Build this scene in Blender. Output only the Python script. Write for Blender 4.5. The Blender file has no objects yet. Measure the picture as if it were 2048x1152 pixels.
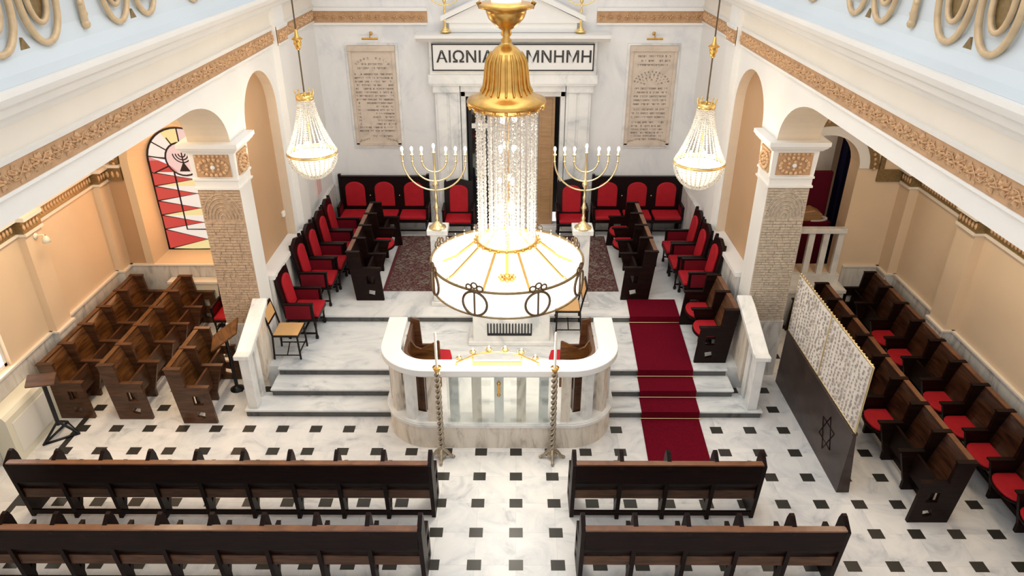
import bpy, bmesh, math, random
from mathutils import Vector, Matrix
random.seed(7)
PI = math.pi
SC = bpy.context.scene
COL = SC.collection

# ------------------------------------------------------------------ camera
cam_d = bpy.data.cameras.new('camera')
cam = bpy.data.objects.new('camera', cam_d)
COL.objects.link(cam)
cam_d.sensor_width = 36.0
cam_d.lens = 1431.1 / 2048 * 36.0
cam_d.clip_end = 200
cam.location = (0, 0, 6.915)
cam.rotation_euler = (math.radians(90 - 28.06), 0, math.radians(0.27))
SC.camera = cam

# ------------------------------------------------------------------ light and exposure
world = bpy.data.worlds.new('world')
SC.world = world
world.use_nodes = True
bg = world.node_tree.nodes['Background']
bg.inputs[0].default_value = (0.985, 0.99, 1.0, 1)
bg.inputs[1].default_value = 0.78
SC.view_settings.view_transform = 'Standard'
SC.view_settings.look = 'None'
SC.view_settings.gamma = 1.0
SC.view_settings.use_curve_mapping = False
SC.view_settings.exposure = 0.32

def lamp(name, typ, loc, energy, color=(1, .86, .68), size=.1, rot=(0, 0, 0), sy=None):
    d = bpy.data.lights.new(name, typ)
    d.energy = energy
    d.color = color
    if typ == 'AREA':
        d.size = size
        if sy:
            d.shape = 'RECTANGLE'
            d.size_y = sy
    else:
        d.shadow_soft_size = size
    o = bpy.data.objects.new(name, d)
    COL.objects.link(o)
    o.location = loc
    o.rotation_euler = rot
    return o

# added fill lights, unseen: high over the hall and under the aisle ceilings
lamp('hall_fill_light', 'AREA', (-.15, 7.5, 9.6), 150, (1, .96, .90), 5.0, sy=9)
lamp('left_aisle_fill_light', 'AREA', (-5.7, 9.0, 4.6), 75, (1, .80, .55), .5, sy=3.5)
lamp('right_aisle_fill_light', 'AREA', (5.5, 8.6, 4.6), 42, (1, .82, .60), .5, sy=3.5)

# ------------------------------------------------------------------ materials
MATS = {}
def nodes_of(name):
    m = bpy.data.materials.new(name)
    m.use_nodes = True
    nt = m.node_tree
    return m, nt, nt.nodes['Principled BSDF']

def flat(name, col, rough=.5, metal=0, spec=.5, emis=None, es=0, coat=0, var=0, vscale=6, bump=0, bscale=40):
    if name in MATS: return MATS[name]
    m, nt, b = nodes_of(name)
    b.inputs['Base Color'].default_value = (*col, 1)
    b.inputs['Roughness'].default_value = rough
    b.inputs['Metallic'].default_value = metal
    b.inputs['Specular IOR Level'].default_value = spec
    b.inputs['Coat Weight'].default_value = coat
    b.inputs['Coat Roughness'].default_value = .15
    if emis:
        b.inputs['Emission Color'].default_value = (*emis, 1)
        b.inputs['Emission Strength'].default_value = es
    N, L = nt.nodes, nt.links
    tc = N.new('ShaderNodeTexCoord')
    if var:
        n = N.new('ShaderNodeTexNoise'); n.inputs['Scale'].default_value = vscale; n.inputs['Detail'].default_value = 5
        L.new(tc.outputs['Object'], n.inputs['Vector'])
        r = N.new('ShaderNodeMapRange')
        r.inputs[1].default_value = .3; r.inputs[2].default_value = .7
        r.inputs[3].default_value = 1 - var; r.inputs[4].default_value = 1 + var
        L.new(n.outputs['Fac'], r.inputs[0])
        mx = N.new('ShaderNodeVectorMath'); mx.operation = 'SCALE'
        mx.inputs[0].default_value = col
        L.new(r.outputs[0], mx.inputs['Scale'])
        L.new(mx.outputs[0], b.inputs['Base Color'])
    if bump:
        n = N.new('ShaderNodeTexNoise'); n.inputs['Scale'].default_value = bscale; n.inputs['Detail'].default_value = 3
        L.new(tc.outputs['Object'], n.inputs['Vector'])
        bp = N.new('ShaderNodeBump'); bp.inputs['Strength'].default_value = bump; bp.inputs['Distance'].default_value = .02
        L.new(n.outputs['Fac'], bp.inputs['Height'])
        L.new(bp.outputs[0], b.inputs['Normal'])
    MATS[name] = m
    return m

def ramp(nt, pts):
    r = nt.nodes.new('ShaderNodeValToRGB')
    e = r.color_ramp.elements
    e[0].position, e[0].color = pts[0][0], (*pts[0][1], 1)
    e[1].position, e[1].color = pts[-1][0], (*pts[-1][1], 1)
    for p, c in pts[1:-1]:
        x = e.new(p); x.color = (*c, 1)
    return r

def marble(name, base, vein, scale=1.2, stretch=(1, 1, 1), rough=.25, joints=None):
    m, nt, b = nodes_of(name)
    N, L = nt.nodes, nt.links
    tc = N.new('ShaderNodeTexCoord')
    mp = N.new('ShaderNodeMapping'); mp.inputs['Scale'].default_value = stretch
    mp.inputs['Rotation'].default_value = (0, 0, .3)
    L.new(tc.outputs['Object'], mp.inputs[0])
    n = N.new('ShaderNodeTexNoise'); n.inputs['Scale'].default_value = scale
    n.inputs['Detail'].default_value = 8; n.inputs['Roughness'].default_value = .62; n.inputs['Distortion'].default_value = 1.6
    L.new(mp.outputs[0], n.inputs['Vector'])
    mid = tuple((a * 2 + c) / 3 for a, c in zip(base, vein))
    r = ramp(nt, [(.34, vein), (.44, mid), (.56, base), (.8, tuple(min(1, x * 1.04) for x in base))])
    L.new(n.outputs['Fac'], r.inputs[0])
    out = r.outputs[0]
    L.new(out, b.inputs['Base Color'])
    b.inputs['Roughness'].default_value = rough
    MATS[name] = m
    return m

def wood(name, c1, c2, rough=.3, coat=.35, scale=3, axis=(1, 1, 8), spec=.5):
    m, nt, b = nodes_of(name)
    N, L = nt.nodes, nt.links
    tc = N.new('ShaderNodeTexCoord')
    mp = N.new('ShaderNodeMapping'); mp.inputs['Scale'].default_value = axis
    L.new(tc.outputs['Object'], mp.inputs[0])
    n = N.new('ShaderNodeTexNoise'); n.inputs['Scale'].default_value = scale; n.inputs['Detail'].default_value = 6
    n.inputs['Distortion'].default_value = .8
    L.new(mp.outputs[0], n.inputs['Vector'])
    r = ramp(nt, [(.3, c1), (.7, c2)])
    L.new(n.outputs['Fac'], r.inputs[0]); L.new(r.outputs[0], b.inputs['Base Color'])
    b.inputs['Roughness'].default_value = rough
    b.inputs['Specular IOR Level'].default_value = spec
    b.inputs['Coat Weight'].default_value = coat
    b.inputs['Coat Roughness'].default_value = .2
    MATS[name] = m
    return m

def floor_material():
    m, nt, b = nodes_of('floor_marble_tiles')
    N, L = nt.nodes, nt.links
    tc = N.new('ShaderNodeTexCoord')
    sx = N.new('ShaderNodeSeparateXYZ'); L.new(tc.outputs['Object'], sx.inputs[0])
    def mth(op, a, bb=None, c=None):
        q = N.new('ShaderNodeMath'); q.operation = op
        for i, v in enumerate((a, bb, c)):
            if v is None: continue
            if isinstance(v, (int, float)): q.inputs[i].default_value = v
            else: L.new(v, q.inputs[i])
        return q.outputs[0]
    def cell(o, off):
        q = mth('DIVIDE', mth('SUBTRACT', o, off), .5)
        return mth('MULTIPLY', mth('ABSOLUTE', mth('SUBTRACT', q, mth('ROUND', q))), .5)
    dx = cell(sx.outputs['X'], .019); dy = cell(sx.outputs['Y'], .463)
    sq = mth('MULTIPLY', mth('LESS_THAN', dx, .085), mth('LESS_THAN', dy, .078))
    # no squares past the dark border strip on the left
    inside = mth('GREATER_THAN', sx.outputs['X'], -6.62)
    sq = mth('MULTIPLY', sq, inside)
    strip = mth('MULTIPLY', mth('LESS_THAN', mth('ABSOLUTE', mth('ADD', sx.outputs['X'], 6.56)), .045), mth('LESS_THAN', sx.outputs['Y'], 8.75))
    sq = mth('MAXIMUM', sq, strip)
    joint = mth('MAXIMUM', mth('LESS_THAN', dx, .0022), mth('LESS_THAN', dy, .0022))
    # tile id for per-tile tone
    def tid(o, off):
        return mth('FLOOR', mth('DIVIDE', mth('SUBTRACT', o, off), .5))
    cb = N.new('ShaderNodeCombineXYZ')
    L.new(tid(sx.outputs['X'], .019), cb.inputs[0]); L.new(tid(sx.outputs['Y'], .463), cb.inputs[1])
    wn = N.new('ShaderNodeTexWhiteNoise'); wn.noise_dimensions = '3D'; L.new(cb.outputs[0], wn.inputs['Vector'])
    n = N.new('ShaderNodeTexNoise'); n.inputs['Scale'].default_value = 1.6; n.inputs['Detail'].default_value = 9
    n.inputs['Roughness'].default_value = .6; n.inputs['Distortion'].default_value = 1.8
    off = N.new('ShaderNodeVectorMath'); off.operation = 'MULTIPLY_ADD'
    L.new(wn.outputs['Color'], off.inputs[0]); off.inputs[1].default_value = (5, 5, 5); L.new(tc.outputs['Object'], off.inputs[2])
    L.new(off.outputs[0], n.inputs['Vector'])
    r = ramp(nt, [(.3, (.50, .51, .52)), (.42, (.70, .70, .70)), (.58, (.80, .79, .77)), (.8, (.86, .84, .81))])
    L.new(n.outputs['Fac'], r.inputs[0])
    mx = N.new('ShaderNodeMix'); mx.data_type = 'RGBA'
    L.new(mth('MULTIPLY', joint, .35), mx.inputs[0]); L.new(r.outputs[0], mx.inputs[6]); mx.inputs[7].default_value = (.4, .38, .36, 1)
    mx2 = N.new('ShaderNodeMix'); mx2.data_type = 'RGBA'
    L.new(sq, mx2.inputs[0]); L.new(mx.outputs[2], mx2.inputs[6]); mx2.inputs[7].default_value = (.035, .033, .028, 1)
    L.new(mx2.outputs[2], b.inputs['Base Color'])
    b.inputs['Roughness'].default_value = .34
    b.inputs['Specular IOR Level'].default_value = .35
    MATS['floor'] = m

def rug_material():
    m, nt, b = nodes_of('patterned_rug_wool')
    N, L = nt.nodes, nt.links
    tc = N.new('ShaderNodeTexCoord')
    mp = N.new('ShaderNodeMapping'); mp.inputs['Scale'].default_value = (1, 1, 1)
    L.new(tc.outputs['Object'], mp.inputs[0])
    v = N.new('ShaderNodeTexVoronoi'); v.distance = 'MANHATTAN'; v.inputs['Scale'].default_value = 4.6; v.inputs['Randomness'].default_value = .8
    L.new(mp.outputs[0], v.inputs['Vector'])
    r = ramp(nt, [(.0, (.34, .29, .23)), (.12, (.10, .035, .035)), (.27, (.13, .06, .05)), (.34, (.035, .03, .04)), (.42, (.36, .31, .25)), (.52, (.10, .035, .035))])
    L.new(v.outputs['Distance'], r.inputs[0])
    n = N.new('ShaderNodeTexNoise'); n.inputs['Scale'].default_value = 26; L.new(tc.outputs['Object'], n.inputs['Vector'])
    mx = N.new('ShaderNodeMix'); mx.data_type = 'RGBA'
    r2 = ramp(nt, [(.45, (0, 0, 0)), (.6, (.8, .8, .8))]); L.new(n.outputs['Fac'], r2.inputs[0])
    L.new(r2.outputs[0], mx.inputs[0]); L.new(r.outputs[0], mx.inputs[6]); mx.inputs[7].default_value = (.19, .15, .12, 1)
    # border stripes from position
    sx = N.new('ShaderNodeSeparateXYZ'); L.new(tc.outputs['Object'], sx.inputs[0])
    w = N.new('ShaderNodeMath'); w.operation = 'ABSOLUTE'; L.new(sx.outputs['X'], w.inputs[0])
    g = N.new('ShaderNodeMath'); g.operation = 'GREATER_THAN'; L.new(w.outputs[0], g.inputs[0]); g.inputs[1].default_value = 2.18
    mx2 = N.new('ShaderNodeMix'); mx2.data_type = 'RGBA'
    L.new(g.outputs[0], mx2.inputs[0]); L.new(mx.outputs[2], mx2.inputs[6]); mx2.inputs[7].default_value = (.13, .035, .04, 1)
    L.new(mx2.outputs[2], b.inputs['Base Color'])
    b.inputs['Roughness'].default_value = .95; b.inputs['Specular IOR Level'].default_value = .1
    MATS['rug'] = m

floor_material(); rug_material()
marble('marble_white', (.84, .83, .80), (.55, .57, .58), 1.1)
marble('marble_step', (.78, .79, .78), (.48, .51, .53), 1.3, (1, 2, 1))
marble('marble_bimah', (.80, .71, .60), (.50, .42, .34), 2.2, (3, 3, .7), .3)
marble('marble_dado', (.66, .64, .60), (.40, .38, .36), 2.0, (2.5, 2.5, .7), .35)
marble('marble_dark', (.10, .10, .095), (.05, .05, .05), 3)
marble('marble_plaque', (.66, .55, .45), (.54, .45, .37), 2.5, rough=.45)
marble('marble_wall', (.80, .79, .78), (.66, .67, .69), .9, (1, 1, .6), .35)
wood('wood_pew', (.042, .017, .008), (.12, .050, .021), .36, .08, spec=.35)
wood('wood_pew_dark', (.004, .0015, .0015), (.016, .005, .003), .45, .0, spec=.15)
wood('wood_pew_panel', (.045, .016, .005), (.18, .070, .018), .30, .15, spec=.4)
wood('wood_black', (.005, .002, .002), (.012, .004, .004), .35, .0, spec=.25)
wood('wood_tan', (.36, .20, .09), (.48, .28, .13), .4, .2)
wood('wood_partition', (.020, .011, .009), (.05, .028, .023), .35, .05, 2, (1, 1, 2), spec=.4)
wood('wood_rail', (.10, .038, .018), (.26, .105, .045), .3, .2)
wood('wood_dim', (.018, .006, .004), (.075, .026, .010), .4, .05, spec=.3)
flat('paint_white', (.81, .795, .765), .55, var=.015, vscale=2)
flat('paint_cream', (.80, .74, .65), .6, var=.02, vscale=2)
flat('paint_tan', (.70, .54, .36), .6, var=.03, vscale=1.5)
flat('paint_taupe', (.50, .31, .17), .6, var=.03, vscale=1.5)
flat('paint_aisle', (.76, .59, .41), .6, var=.03, vscale=1.5)
flat('paint_blue', (.60, .66, .70), .5, var=.02, vscale=1)
flat('plaster_gold', (.66, .42, .23), .5, var=.12, vscale=14, bump=.5, bscale=60)
flat('plaster_ground', (.50, .30, .16), .6, var=.1, vscale=10)
flat('plaster_ornament', (.60, .44, .26), .42, metal=.15, var=.15, vscale=9)
flat('gold_dark', (.26, .18, .08), .4, metal=.5, var=.2, vscale=20)
flat('stone_tan', (.52, .37, .25), .75, var=.18, vscale=22, bump=.6, bscale=50)
flat('stone_grey', (.50, .42, .33), .75, var=.18, vscale=22, bump=.6, bscale=50)
flat('brass', (.72, .42, .12), .28, metal=1, var=.12, vscale=15)
flat('gold', (.95, .68, .26), .25, metal=1)
flat('gold_pale', (.90, .74, .42), .3, metal=1)
flat('bronze', (.16, .11, .07), .4, metal=.9)
flat('pewter', (.42, .36, .28), .35, metal=.9, var=.2, vscale=30)
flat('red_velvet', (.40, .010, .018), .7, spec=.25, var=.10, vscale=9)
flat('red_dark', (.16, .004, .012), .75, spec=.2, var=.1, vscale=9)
flat('red_carpet', (.135, .002, .012), .95, spec=.1, var=.16, vscale=30, bump=.3, bscale=200)
flat('black_metal', (.012, .012, .014), .35, metal=.3)
flat('black_void', (.008, .008, .012), .4)
flat('cane', (.72, .42, .17), .55, var=.08, vscale=60, bump=.4, bscale=160)
flat('cream_metal', (.80, .76, .62), .4)
flat('plastic_white', (.85, .82, .75), .4)
flat('cloth_lace', (.78, .72, .66), .8)
flat('lace_holes', (.36, .31, .27), .8)
flat('curtain_navy', (.010, .010, .035), .9, spec=.1)
flat('curtain_maroon', (.10, .006, .016), .9, spec=.1)
flat('reflection_pink', (.86, .60, .55), .2)
flat('lettering', (.24, .19, .15), .6)
flat('ink', (.015, .012, .012), .5)
flat('glass_white_lit', (.95, .93, .88), .3, emis=(1, .93, .80), es=1.3)
flat('basin_lit', (.80, .78, .74), .3, emis=(1, .94, .84), es=.55)
flat('shade_lit', (.9, .85, .75), .3, emis=(1, .86, .62), es=.7)
flat('bulb_lit', (1, .95, .85), .3, emis=(1, .92, .78), es=16)
flat('window_day', (.5, .5, .5), .3, emis=(1, .95, .88), es=2.0)
flat('pane_white', (.22, .2, .2), .2, emis=(1, .90, .80), es=.60)
flat('pane_pink', (.2, .1, .1), .2, emis=(1, .74, .66), es=.58)
flat('pane_red', (.12, .02, .02), .2, emis=(.50, .055, .045), es=.85)
flat('pane_yellow', (.2, .18, .1), .2, emis=(1, .82, .38), es=.60)
flat('pane_peach', (.9, .6, .4), .2, emis=(.95, .60, .42), es=.8)
flat('lead', (.02, .008, .008), .5)
flat('haunch_tan', (.72, .60, .46), .6, var=.02)
flat('candle_wax', (.85, .80, .70), .5)

def crystal_mat():
    m = bpy.data.materials.new('crystal'); m.use_nodes = True
    nt = m.node_tree; N, L = nt.nodes, nt.links
    b = N['Principled BSDF']
    b.inputs['Base Color'].default_value = (.96, .93, .88, 1)
    b.inputs['Roughness'].default_value = .05
    b.inputs['Transmission Weight'].default_value = .55
    b.inputs['IOR'].default_value = 1.5
    b.inputs['Specular IOR Level'].default_value = .9
    MATS['crystal'] = m
    m = bpy.data.materials.new('clear_glass'); m.use_nodes = True
    nt = m.node_tree; N, L = nt.nodes, nt.links
    N.remove(N['Principled BSDF'])
    t = N.new('ShaderNodeBsdfTransparent'); t.inputs[0].default_value = (.95, .97, .96, 1)
    g = N.new('ShaderNodeBsdfGlossy'); g.inputs['Roughness'].default_value = .03
    mx = N.new('ShaderNodeMixShader'); mx.inputs[0].default_value = .10
    L.new(t.outputs[0], mx.inputs[1]); L.new(g.outputs[0], mx.inputs[2]); L.new(mx.outputs[0], N['Material Output'].inputs[0])
    MATS['clear_glass'] = m
crystal_mat()

# ------------------------------------------------------------------ mesh builder
class MB:
    def __init__(s):
        s.v = []; s.f = []; s.m = []; s.sm = []; s.mats = []
        s.cur = 0
    def mat(s, name):
        if name not in s.mats: s.mats.append(name)
        s.cur = s.mats.index(name)
        return s
    def face(s, idx, smooth=False):
        s.f.append(tuple(idx)); s.m.append(s.cur); s.sm.append(smooth)
    def add(s, vs, fs, smooth=False):
        o = len(s.v); s.v += [tuple(p) for p in vs]
        for f in fs: s.face([i + o for i in f], smooth)
    def box(s, x0, y0, z0, x1, y1, z1, M=None):
        x0, x1 = min(x0, x1), max(x0, x1); y0, y1 = min(y0, y1), max(y0, y1); z0, z1 = min(z0, z1), max(z0, z1)
        vs = [(x0, y0, z0), (x1, y0, z0), (x1, y1, z0), (x0, y1, z0), (x0, y0, z1), (x1, y0, z1), (x1, y1, z1), (x0, y1, z1)]
        if M is not None: vs = [M @ Vector(p) for p in vs]
        s.add(vs, [(0, 3, 2, 1), (4, 5, 6, 7), (0, 1, 5, 4), (1, 2, 6, 5), (2, 3, 7, 6), (3, 0, 4, 7)])
        return s
    def prism(s, poly, t0, t1, plane='yz', M=None, smooth=False):
        # poly in the plane, extruded along the remaining axis
        def P(a, b, t):
            p = {'yz': (t, a, b), 'xz': (a, t, b), 'xy': (a, b, t)}[plane]
            return M @ Vector(p) if M is not None else p
        n = len(poly)
        vs = [P(a, b, t0) for a, b in poly] + [P(a, b, t1) for a, b in poly]
        area = sum(poly[i][0] * poly[(i + 1) % n][1] - poly[(i + 1) % n][0] * poly[i][1] for i in range(n))
        sgn = area * (t1 - t0) * (-1 if plane == 'xz' else 1)
        caps = [tuple(range(n))[::-1], tuple(range(n, 2 * n))]
        sides = [(i, (i + 1) % n, (i + 1) % n + n, i + n) for i in range(n)]
        if sgn < 0:
            caps = [c[::-1] for c in caps]; sides = [c[::-1] for c in sides]
        s.add(vs, caps)
        s.add(vs, sides, smooth)
        return s
    def tube(s, pts, r, n=6, closed=False, cap=True):
        pts = [Vector(p) for p in pts]; k = len(pts)
        rr = r if isinstance(r, (list, tuple)) else [r] * k
        rings = []
        up = None
        for i, p in enumerate(pts):
            if closed: t = pts[(i + 1) % k] - pts[i - 1]
            else: t = pts[min(i + 1, k - 1)] - pts[max(i - 1, 0)]
            if t.length < 1e-9: t = Vector((0, 0, 1))
            t.normalize()
            if up is None:
                up = Vector((0, 0, 1)) if abs(t.z) < .9 else Vector((1, 0, 0))
            a = up - t * up.dot(t)
            if a.length < 1e-6: a = t.orthogonal()
            a.normalize(); b = t.cross(a); up = a
            rings.append([p + (a * math.cos(2 * PI * j / n) + b * math.sin(2 * PI * j / n)) * rr[i] for j in range(n)])
        vs = [q for R in rings for q in R]
        fs = []
        for i in range(k if closed else k - 1):
            o, q = i * n, ((i + 1) % k) * n
            for j in range(n): fs.append((o + j, o + (j + 1) % n, q + (j + 1) % n, q + j))
        s.add(vs, fs, True)
        if cap and not closed:
            s.add(vs[:n], [tuple(range(n))[::-1]]); s.add(vs[-n:], [tuple(range(n))])
        return s
    def lathe(s, prof, n=24, c=(0, 0, 0), smooth=True):
        vs = []; fs = []
        for r, z in prof:
            for j in range(n):
                a = 2 * PI * j / n
                vs.append((c[0] + r * math.cos(a), c[1] + r * math.sin(a), c[2] + z))
        for i in range(len(prof) - 1):
            for j in range(n):
                fs.append((i * n + j, i * n + (j + 1) % n, (i + 1) * n + (j + 1) % n, (i + 1) * n + j))
        s.add(vs, fs, smooth)
        return s
    def ball(s, c, r, n=8, m=5, M=None):
        rx, ry, rz = (r, r, r) if isinstance(r, (int, float)) else r
        vs = []; fs = []
        for i in range(m + 1):
            t = PI * i / m
            for j in range(n):
                a = 2 * PI * j / n
                p = Vector((rx * math.sin(t) * math.cos(a), ry * math.sin(t) * math.sin(a), -rz * math.cos(t)))
                if M is not None: p = M @ p
                vs.append(Vector(c) + p)
        for i in range(m):
            for j in range(n):
                fs.append((i * n + j, i * n + (j + 1) % n, (i + 1) * n + (j + 1) % n, (i + 1) * n + j))
        s.add(vs, fs, True)
        return s
    def mesh(s, name):
        me = bpy.data.meshes.new(name)
        me.from_pydata([tuple(p) for p in s.v], [], s.f)
        for nm in s.mats: me.materials.append(MATS[nm])
        me.polygons.foreach_set('material_index', s.m)
        me.polygons.foreach_set('use_smooth', s.sm)
        me.update()
        return me
    def build(s, name, parent=None, loc=None, bevel=0, label=None):
        o = bpy.data.objects.new(name, s.mesh(name))
        COL.objects.link(o)
        if parent: o.parent = parent
        if loc: o.location = loc
        if bevel:
            b = o.modifiers.new('bevel', 'BEVEL'); b.width = bevel; b.segments = 1 if bevel < .012 else 2
            b.limit_method = 'ANGLE'; b.angle_limit = math.radians(50)
            w = o.modifiers.new('weld', 'WELD'); w.merge_threshold = 1e-5
            o.modifiers.move(1, 0)
        if label: o['label'] = label
        return o

def tag(o, label=None, cat=None, group=None, kind=None):
    if label: o['label'] = label
    if cat: o['category'] = cat
    if group: o['group'] = group
    if kind: o['kind'] = kind
    return o
def empty(name, loc, rz, label, cat, group=None, kind=None):
    o = bpy.data.objects.new(name, None); COL.objects.link(o)
    o.empty_display_size = .2
    o.location = loc; o.rotation_euler = (0, 0, rz)
    return tag(o, label, cat, group, kind)
def copy_tree(o, parent=None):
    c = o.copy(); COL.objects.link(c); c.parent = parent
    for ch in list(o.children): copy_tree(ch, c)
    return c
def dup(root, loc, rz, label, group=None):
    c = copy_tree(root); c.location = loc; c.rotation_euler = (0, 0, rz)
    c['label'] = label
    if group: c['group'] = group
    return c
def arc(cx, cy, rx, ry, a0, a1, n):
    return [(cx + rx * math.cos(math.radians(a0 + (a1 - a0) * i / n)), cy + ry * math.sin(math.radians(a0 + (a1 - a0) * i / n))) for i in range(n + 1)]

def plate(mb, outer, holes, t0, t1, to3d, side_mat=None):
    """flat wall plate with openings: outer / holes are 2D loops, thickness from t0 to t1"""
    bm = bmesh.new()
    loops = []
    for lp in [outer] + holes:
        vs = [bm.verts.new((a, b, 0)) for a, b in lp]
        es = [bm.edges.new((vs[i], vs[(i + 1) % len(vs)])) for i in range(len(vs))]
        loops.append(lp)
    bmesh.ops.triangle_fill(bm, use_beauty=True, use_dissolve=False, edges=bm.edges[:])
    bm.verts.index_update()
    pts = [(v.co.x, v.co.y) for v in bm.verts]
    tris = [tuple(v.index for v in f.verts) for f in bm.faces]
    bm.free()
    mb.add([to3d(a, b, t0) for a, b in pts], tris)
    mb.add([to3d(a, b, t1) for a, b in pts], [t[::-1] for t in tris])
    if side_mat: mb.mat(side_mat)
    for lp in loops:
        n = len(lp)
        vs = [to3d(a, b, t0) for a, b in lp] + [to3d(a, b, t1) for a, b in lp]
        mb.add(vs, [(i, (i + 1) % n, (i + 1) % n + n, i + n) for i in range(n)])
    return mb

def foliage(mb, to3d, length, h, rnd, step=.15, leaf=1.0):
    """acanthus scroll in relief; to3d(u, v, w): along, up, out of the wall"""
    k = int(length / .05)
    pts = [to3d(i * .05, .26 * h * math.sin(i * .05 * PI / step), .012) for i in range(k)]
    if len(pts) > 2: mb.tube(pts, .004 + .008 * h, 4)
    def lf(u, v, an, L, w, rise):
        du, dv = math.sin(an), math.cos(an)
        q = [to3d(u, v, .002), to3d(u + du * L * .5 + dv * w, v + dv * L * .5 - du * w, .002), to3d(u + du * L, v + dv * L, .006),
             to3d(u + du * L * .5 - dv * w, v + dv * L * .5 + du * w, .002), to3d(u + du * L * .45, v + dv * L * .45, rise)]
        mb.add(q, [(0, 1, 4), (1, 2, 4), (2, 3, 4), (3, 0, 4)])
    u = step / 2; j = 0
    while u < length - .05:
        sgn = 1 if j % 2 == 0 else -1
        v0 = -sgn * .06 * h
        mb.ball(to3d(u, v0, .014), h * .085, 6, 4)
        for a in range(7):
            an = a * 2 * PI / 7 + rnd.uniform(-.3, .3)
            L = h * .40 * rnd.uniform(.8, 1.15) * leaf
            if abs(v0 + math.cos(an) * L) > .47 * h: L *= .7
            lf(u, v0, an, L, h * .085, .040)
        for a in range(3):
            uu = u + step * .5 + rnd.uniform(-.3, .3) * step * .5
            vv = rnd.uniform(-.3, .3) * h
            lf(uu, vv, rnd.uniform(0, 6.28), h * .22, h * .055, .022)
        u += step; j += 1

# ------------------------------------------------------------------ main dimensions
XL, XR = -4.0, 3.7          # nave faces of the two arcades
YB = 14.95                  # back wall of the hall
YE = 11.85                  # end walls of the aisles
WL, WR = -7.22, 6.84        # outer aisle walls
Z1, Z2, Z3, Z4 = .13, .26, .39, .52   # step levels
Y1, Y2, Y3, Y4 = 8.76, 9.12, 9.50, 10.96
ZS = 4.70                   # soffit of the arcades
TW = .60                    # arcade thickness

# ------------------------------------------------------------------ floor and steps
mb = MB().mat('floor')
mb.add([(-9, 1.5, 0), (8.6, 1.5, 0), (8.6, 16.5, 0), (-9, 16.5, 0)], [(0, 1, 2, 3)])
tag(mb.build('floor'), 'white marble tiled floor with small dark squares', 'floor', kind='structure')

st = empty('marble_steps', (-.2, Y1, 0), 0, 'wide white marble steps with dark risers leading up to the ark platform', 'steps')
xa, xb = -3.93, 3.93        # relative to -.2
for i, (yy, z0, z1, yb, w0, w1) in enumerate(((Y1, 0, Z1, Y2, -3.93, 3.98), (Y2, Z1, Z2, Y3, -3.62, 3.62), (Y3, Z2, Z3, Y4, -3.60, 3.60))):
    m = MB().mat('marble_step')
    m.box(w0, yy - Y1 - .02, z1 - .035, w1, yb - Y1 + .05, z1)
    o = m.build('tread', st, bevel=.006)
    m = MB().mat('marble_dark')
    m.box(w0 + .02, yy - Y1, z0 + .002, w1 - .02, yb - Y1 + .02, z1 - .034)
    m.build('riser', st, label='dark marble riser')
# platform bodies
mb = MB().mat('marble_step')
mb.box(XL, Y3 + .05, .01, XR, Y4 + .1, Z3 - .001)
tag(mb.build('floor_lower_platform'), 'white marble floor of the lower platform behind the three steps', 'floor', kind='structure')
mb = MB().mat('marble_dark').box(XL, Y4, .02, XR, YB, Z4 - .035)
mb.mat('marble_white').box(XL, Y4 - .02, Z4 - .034, XR, YB, Z4)
tag(mb.build('floor_upper_platform'), 'veined white marble floor of the upper platform with a dark front edge', 'floor', kind='structure')

# ------------------------------------------------------------------ arcade walls
def side(sg):
    """sg -1 left, +1 right: returns X face and helper (u along Y, v up, w out of the wall into the hall)"""
    X0 = XL if sg < 0 else XR
    return X0, (lambda u, v, w: (X0 - sg * w, u, v))

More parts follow.
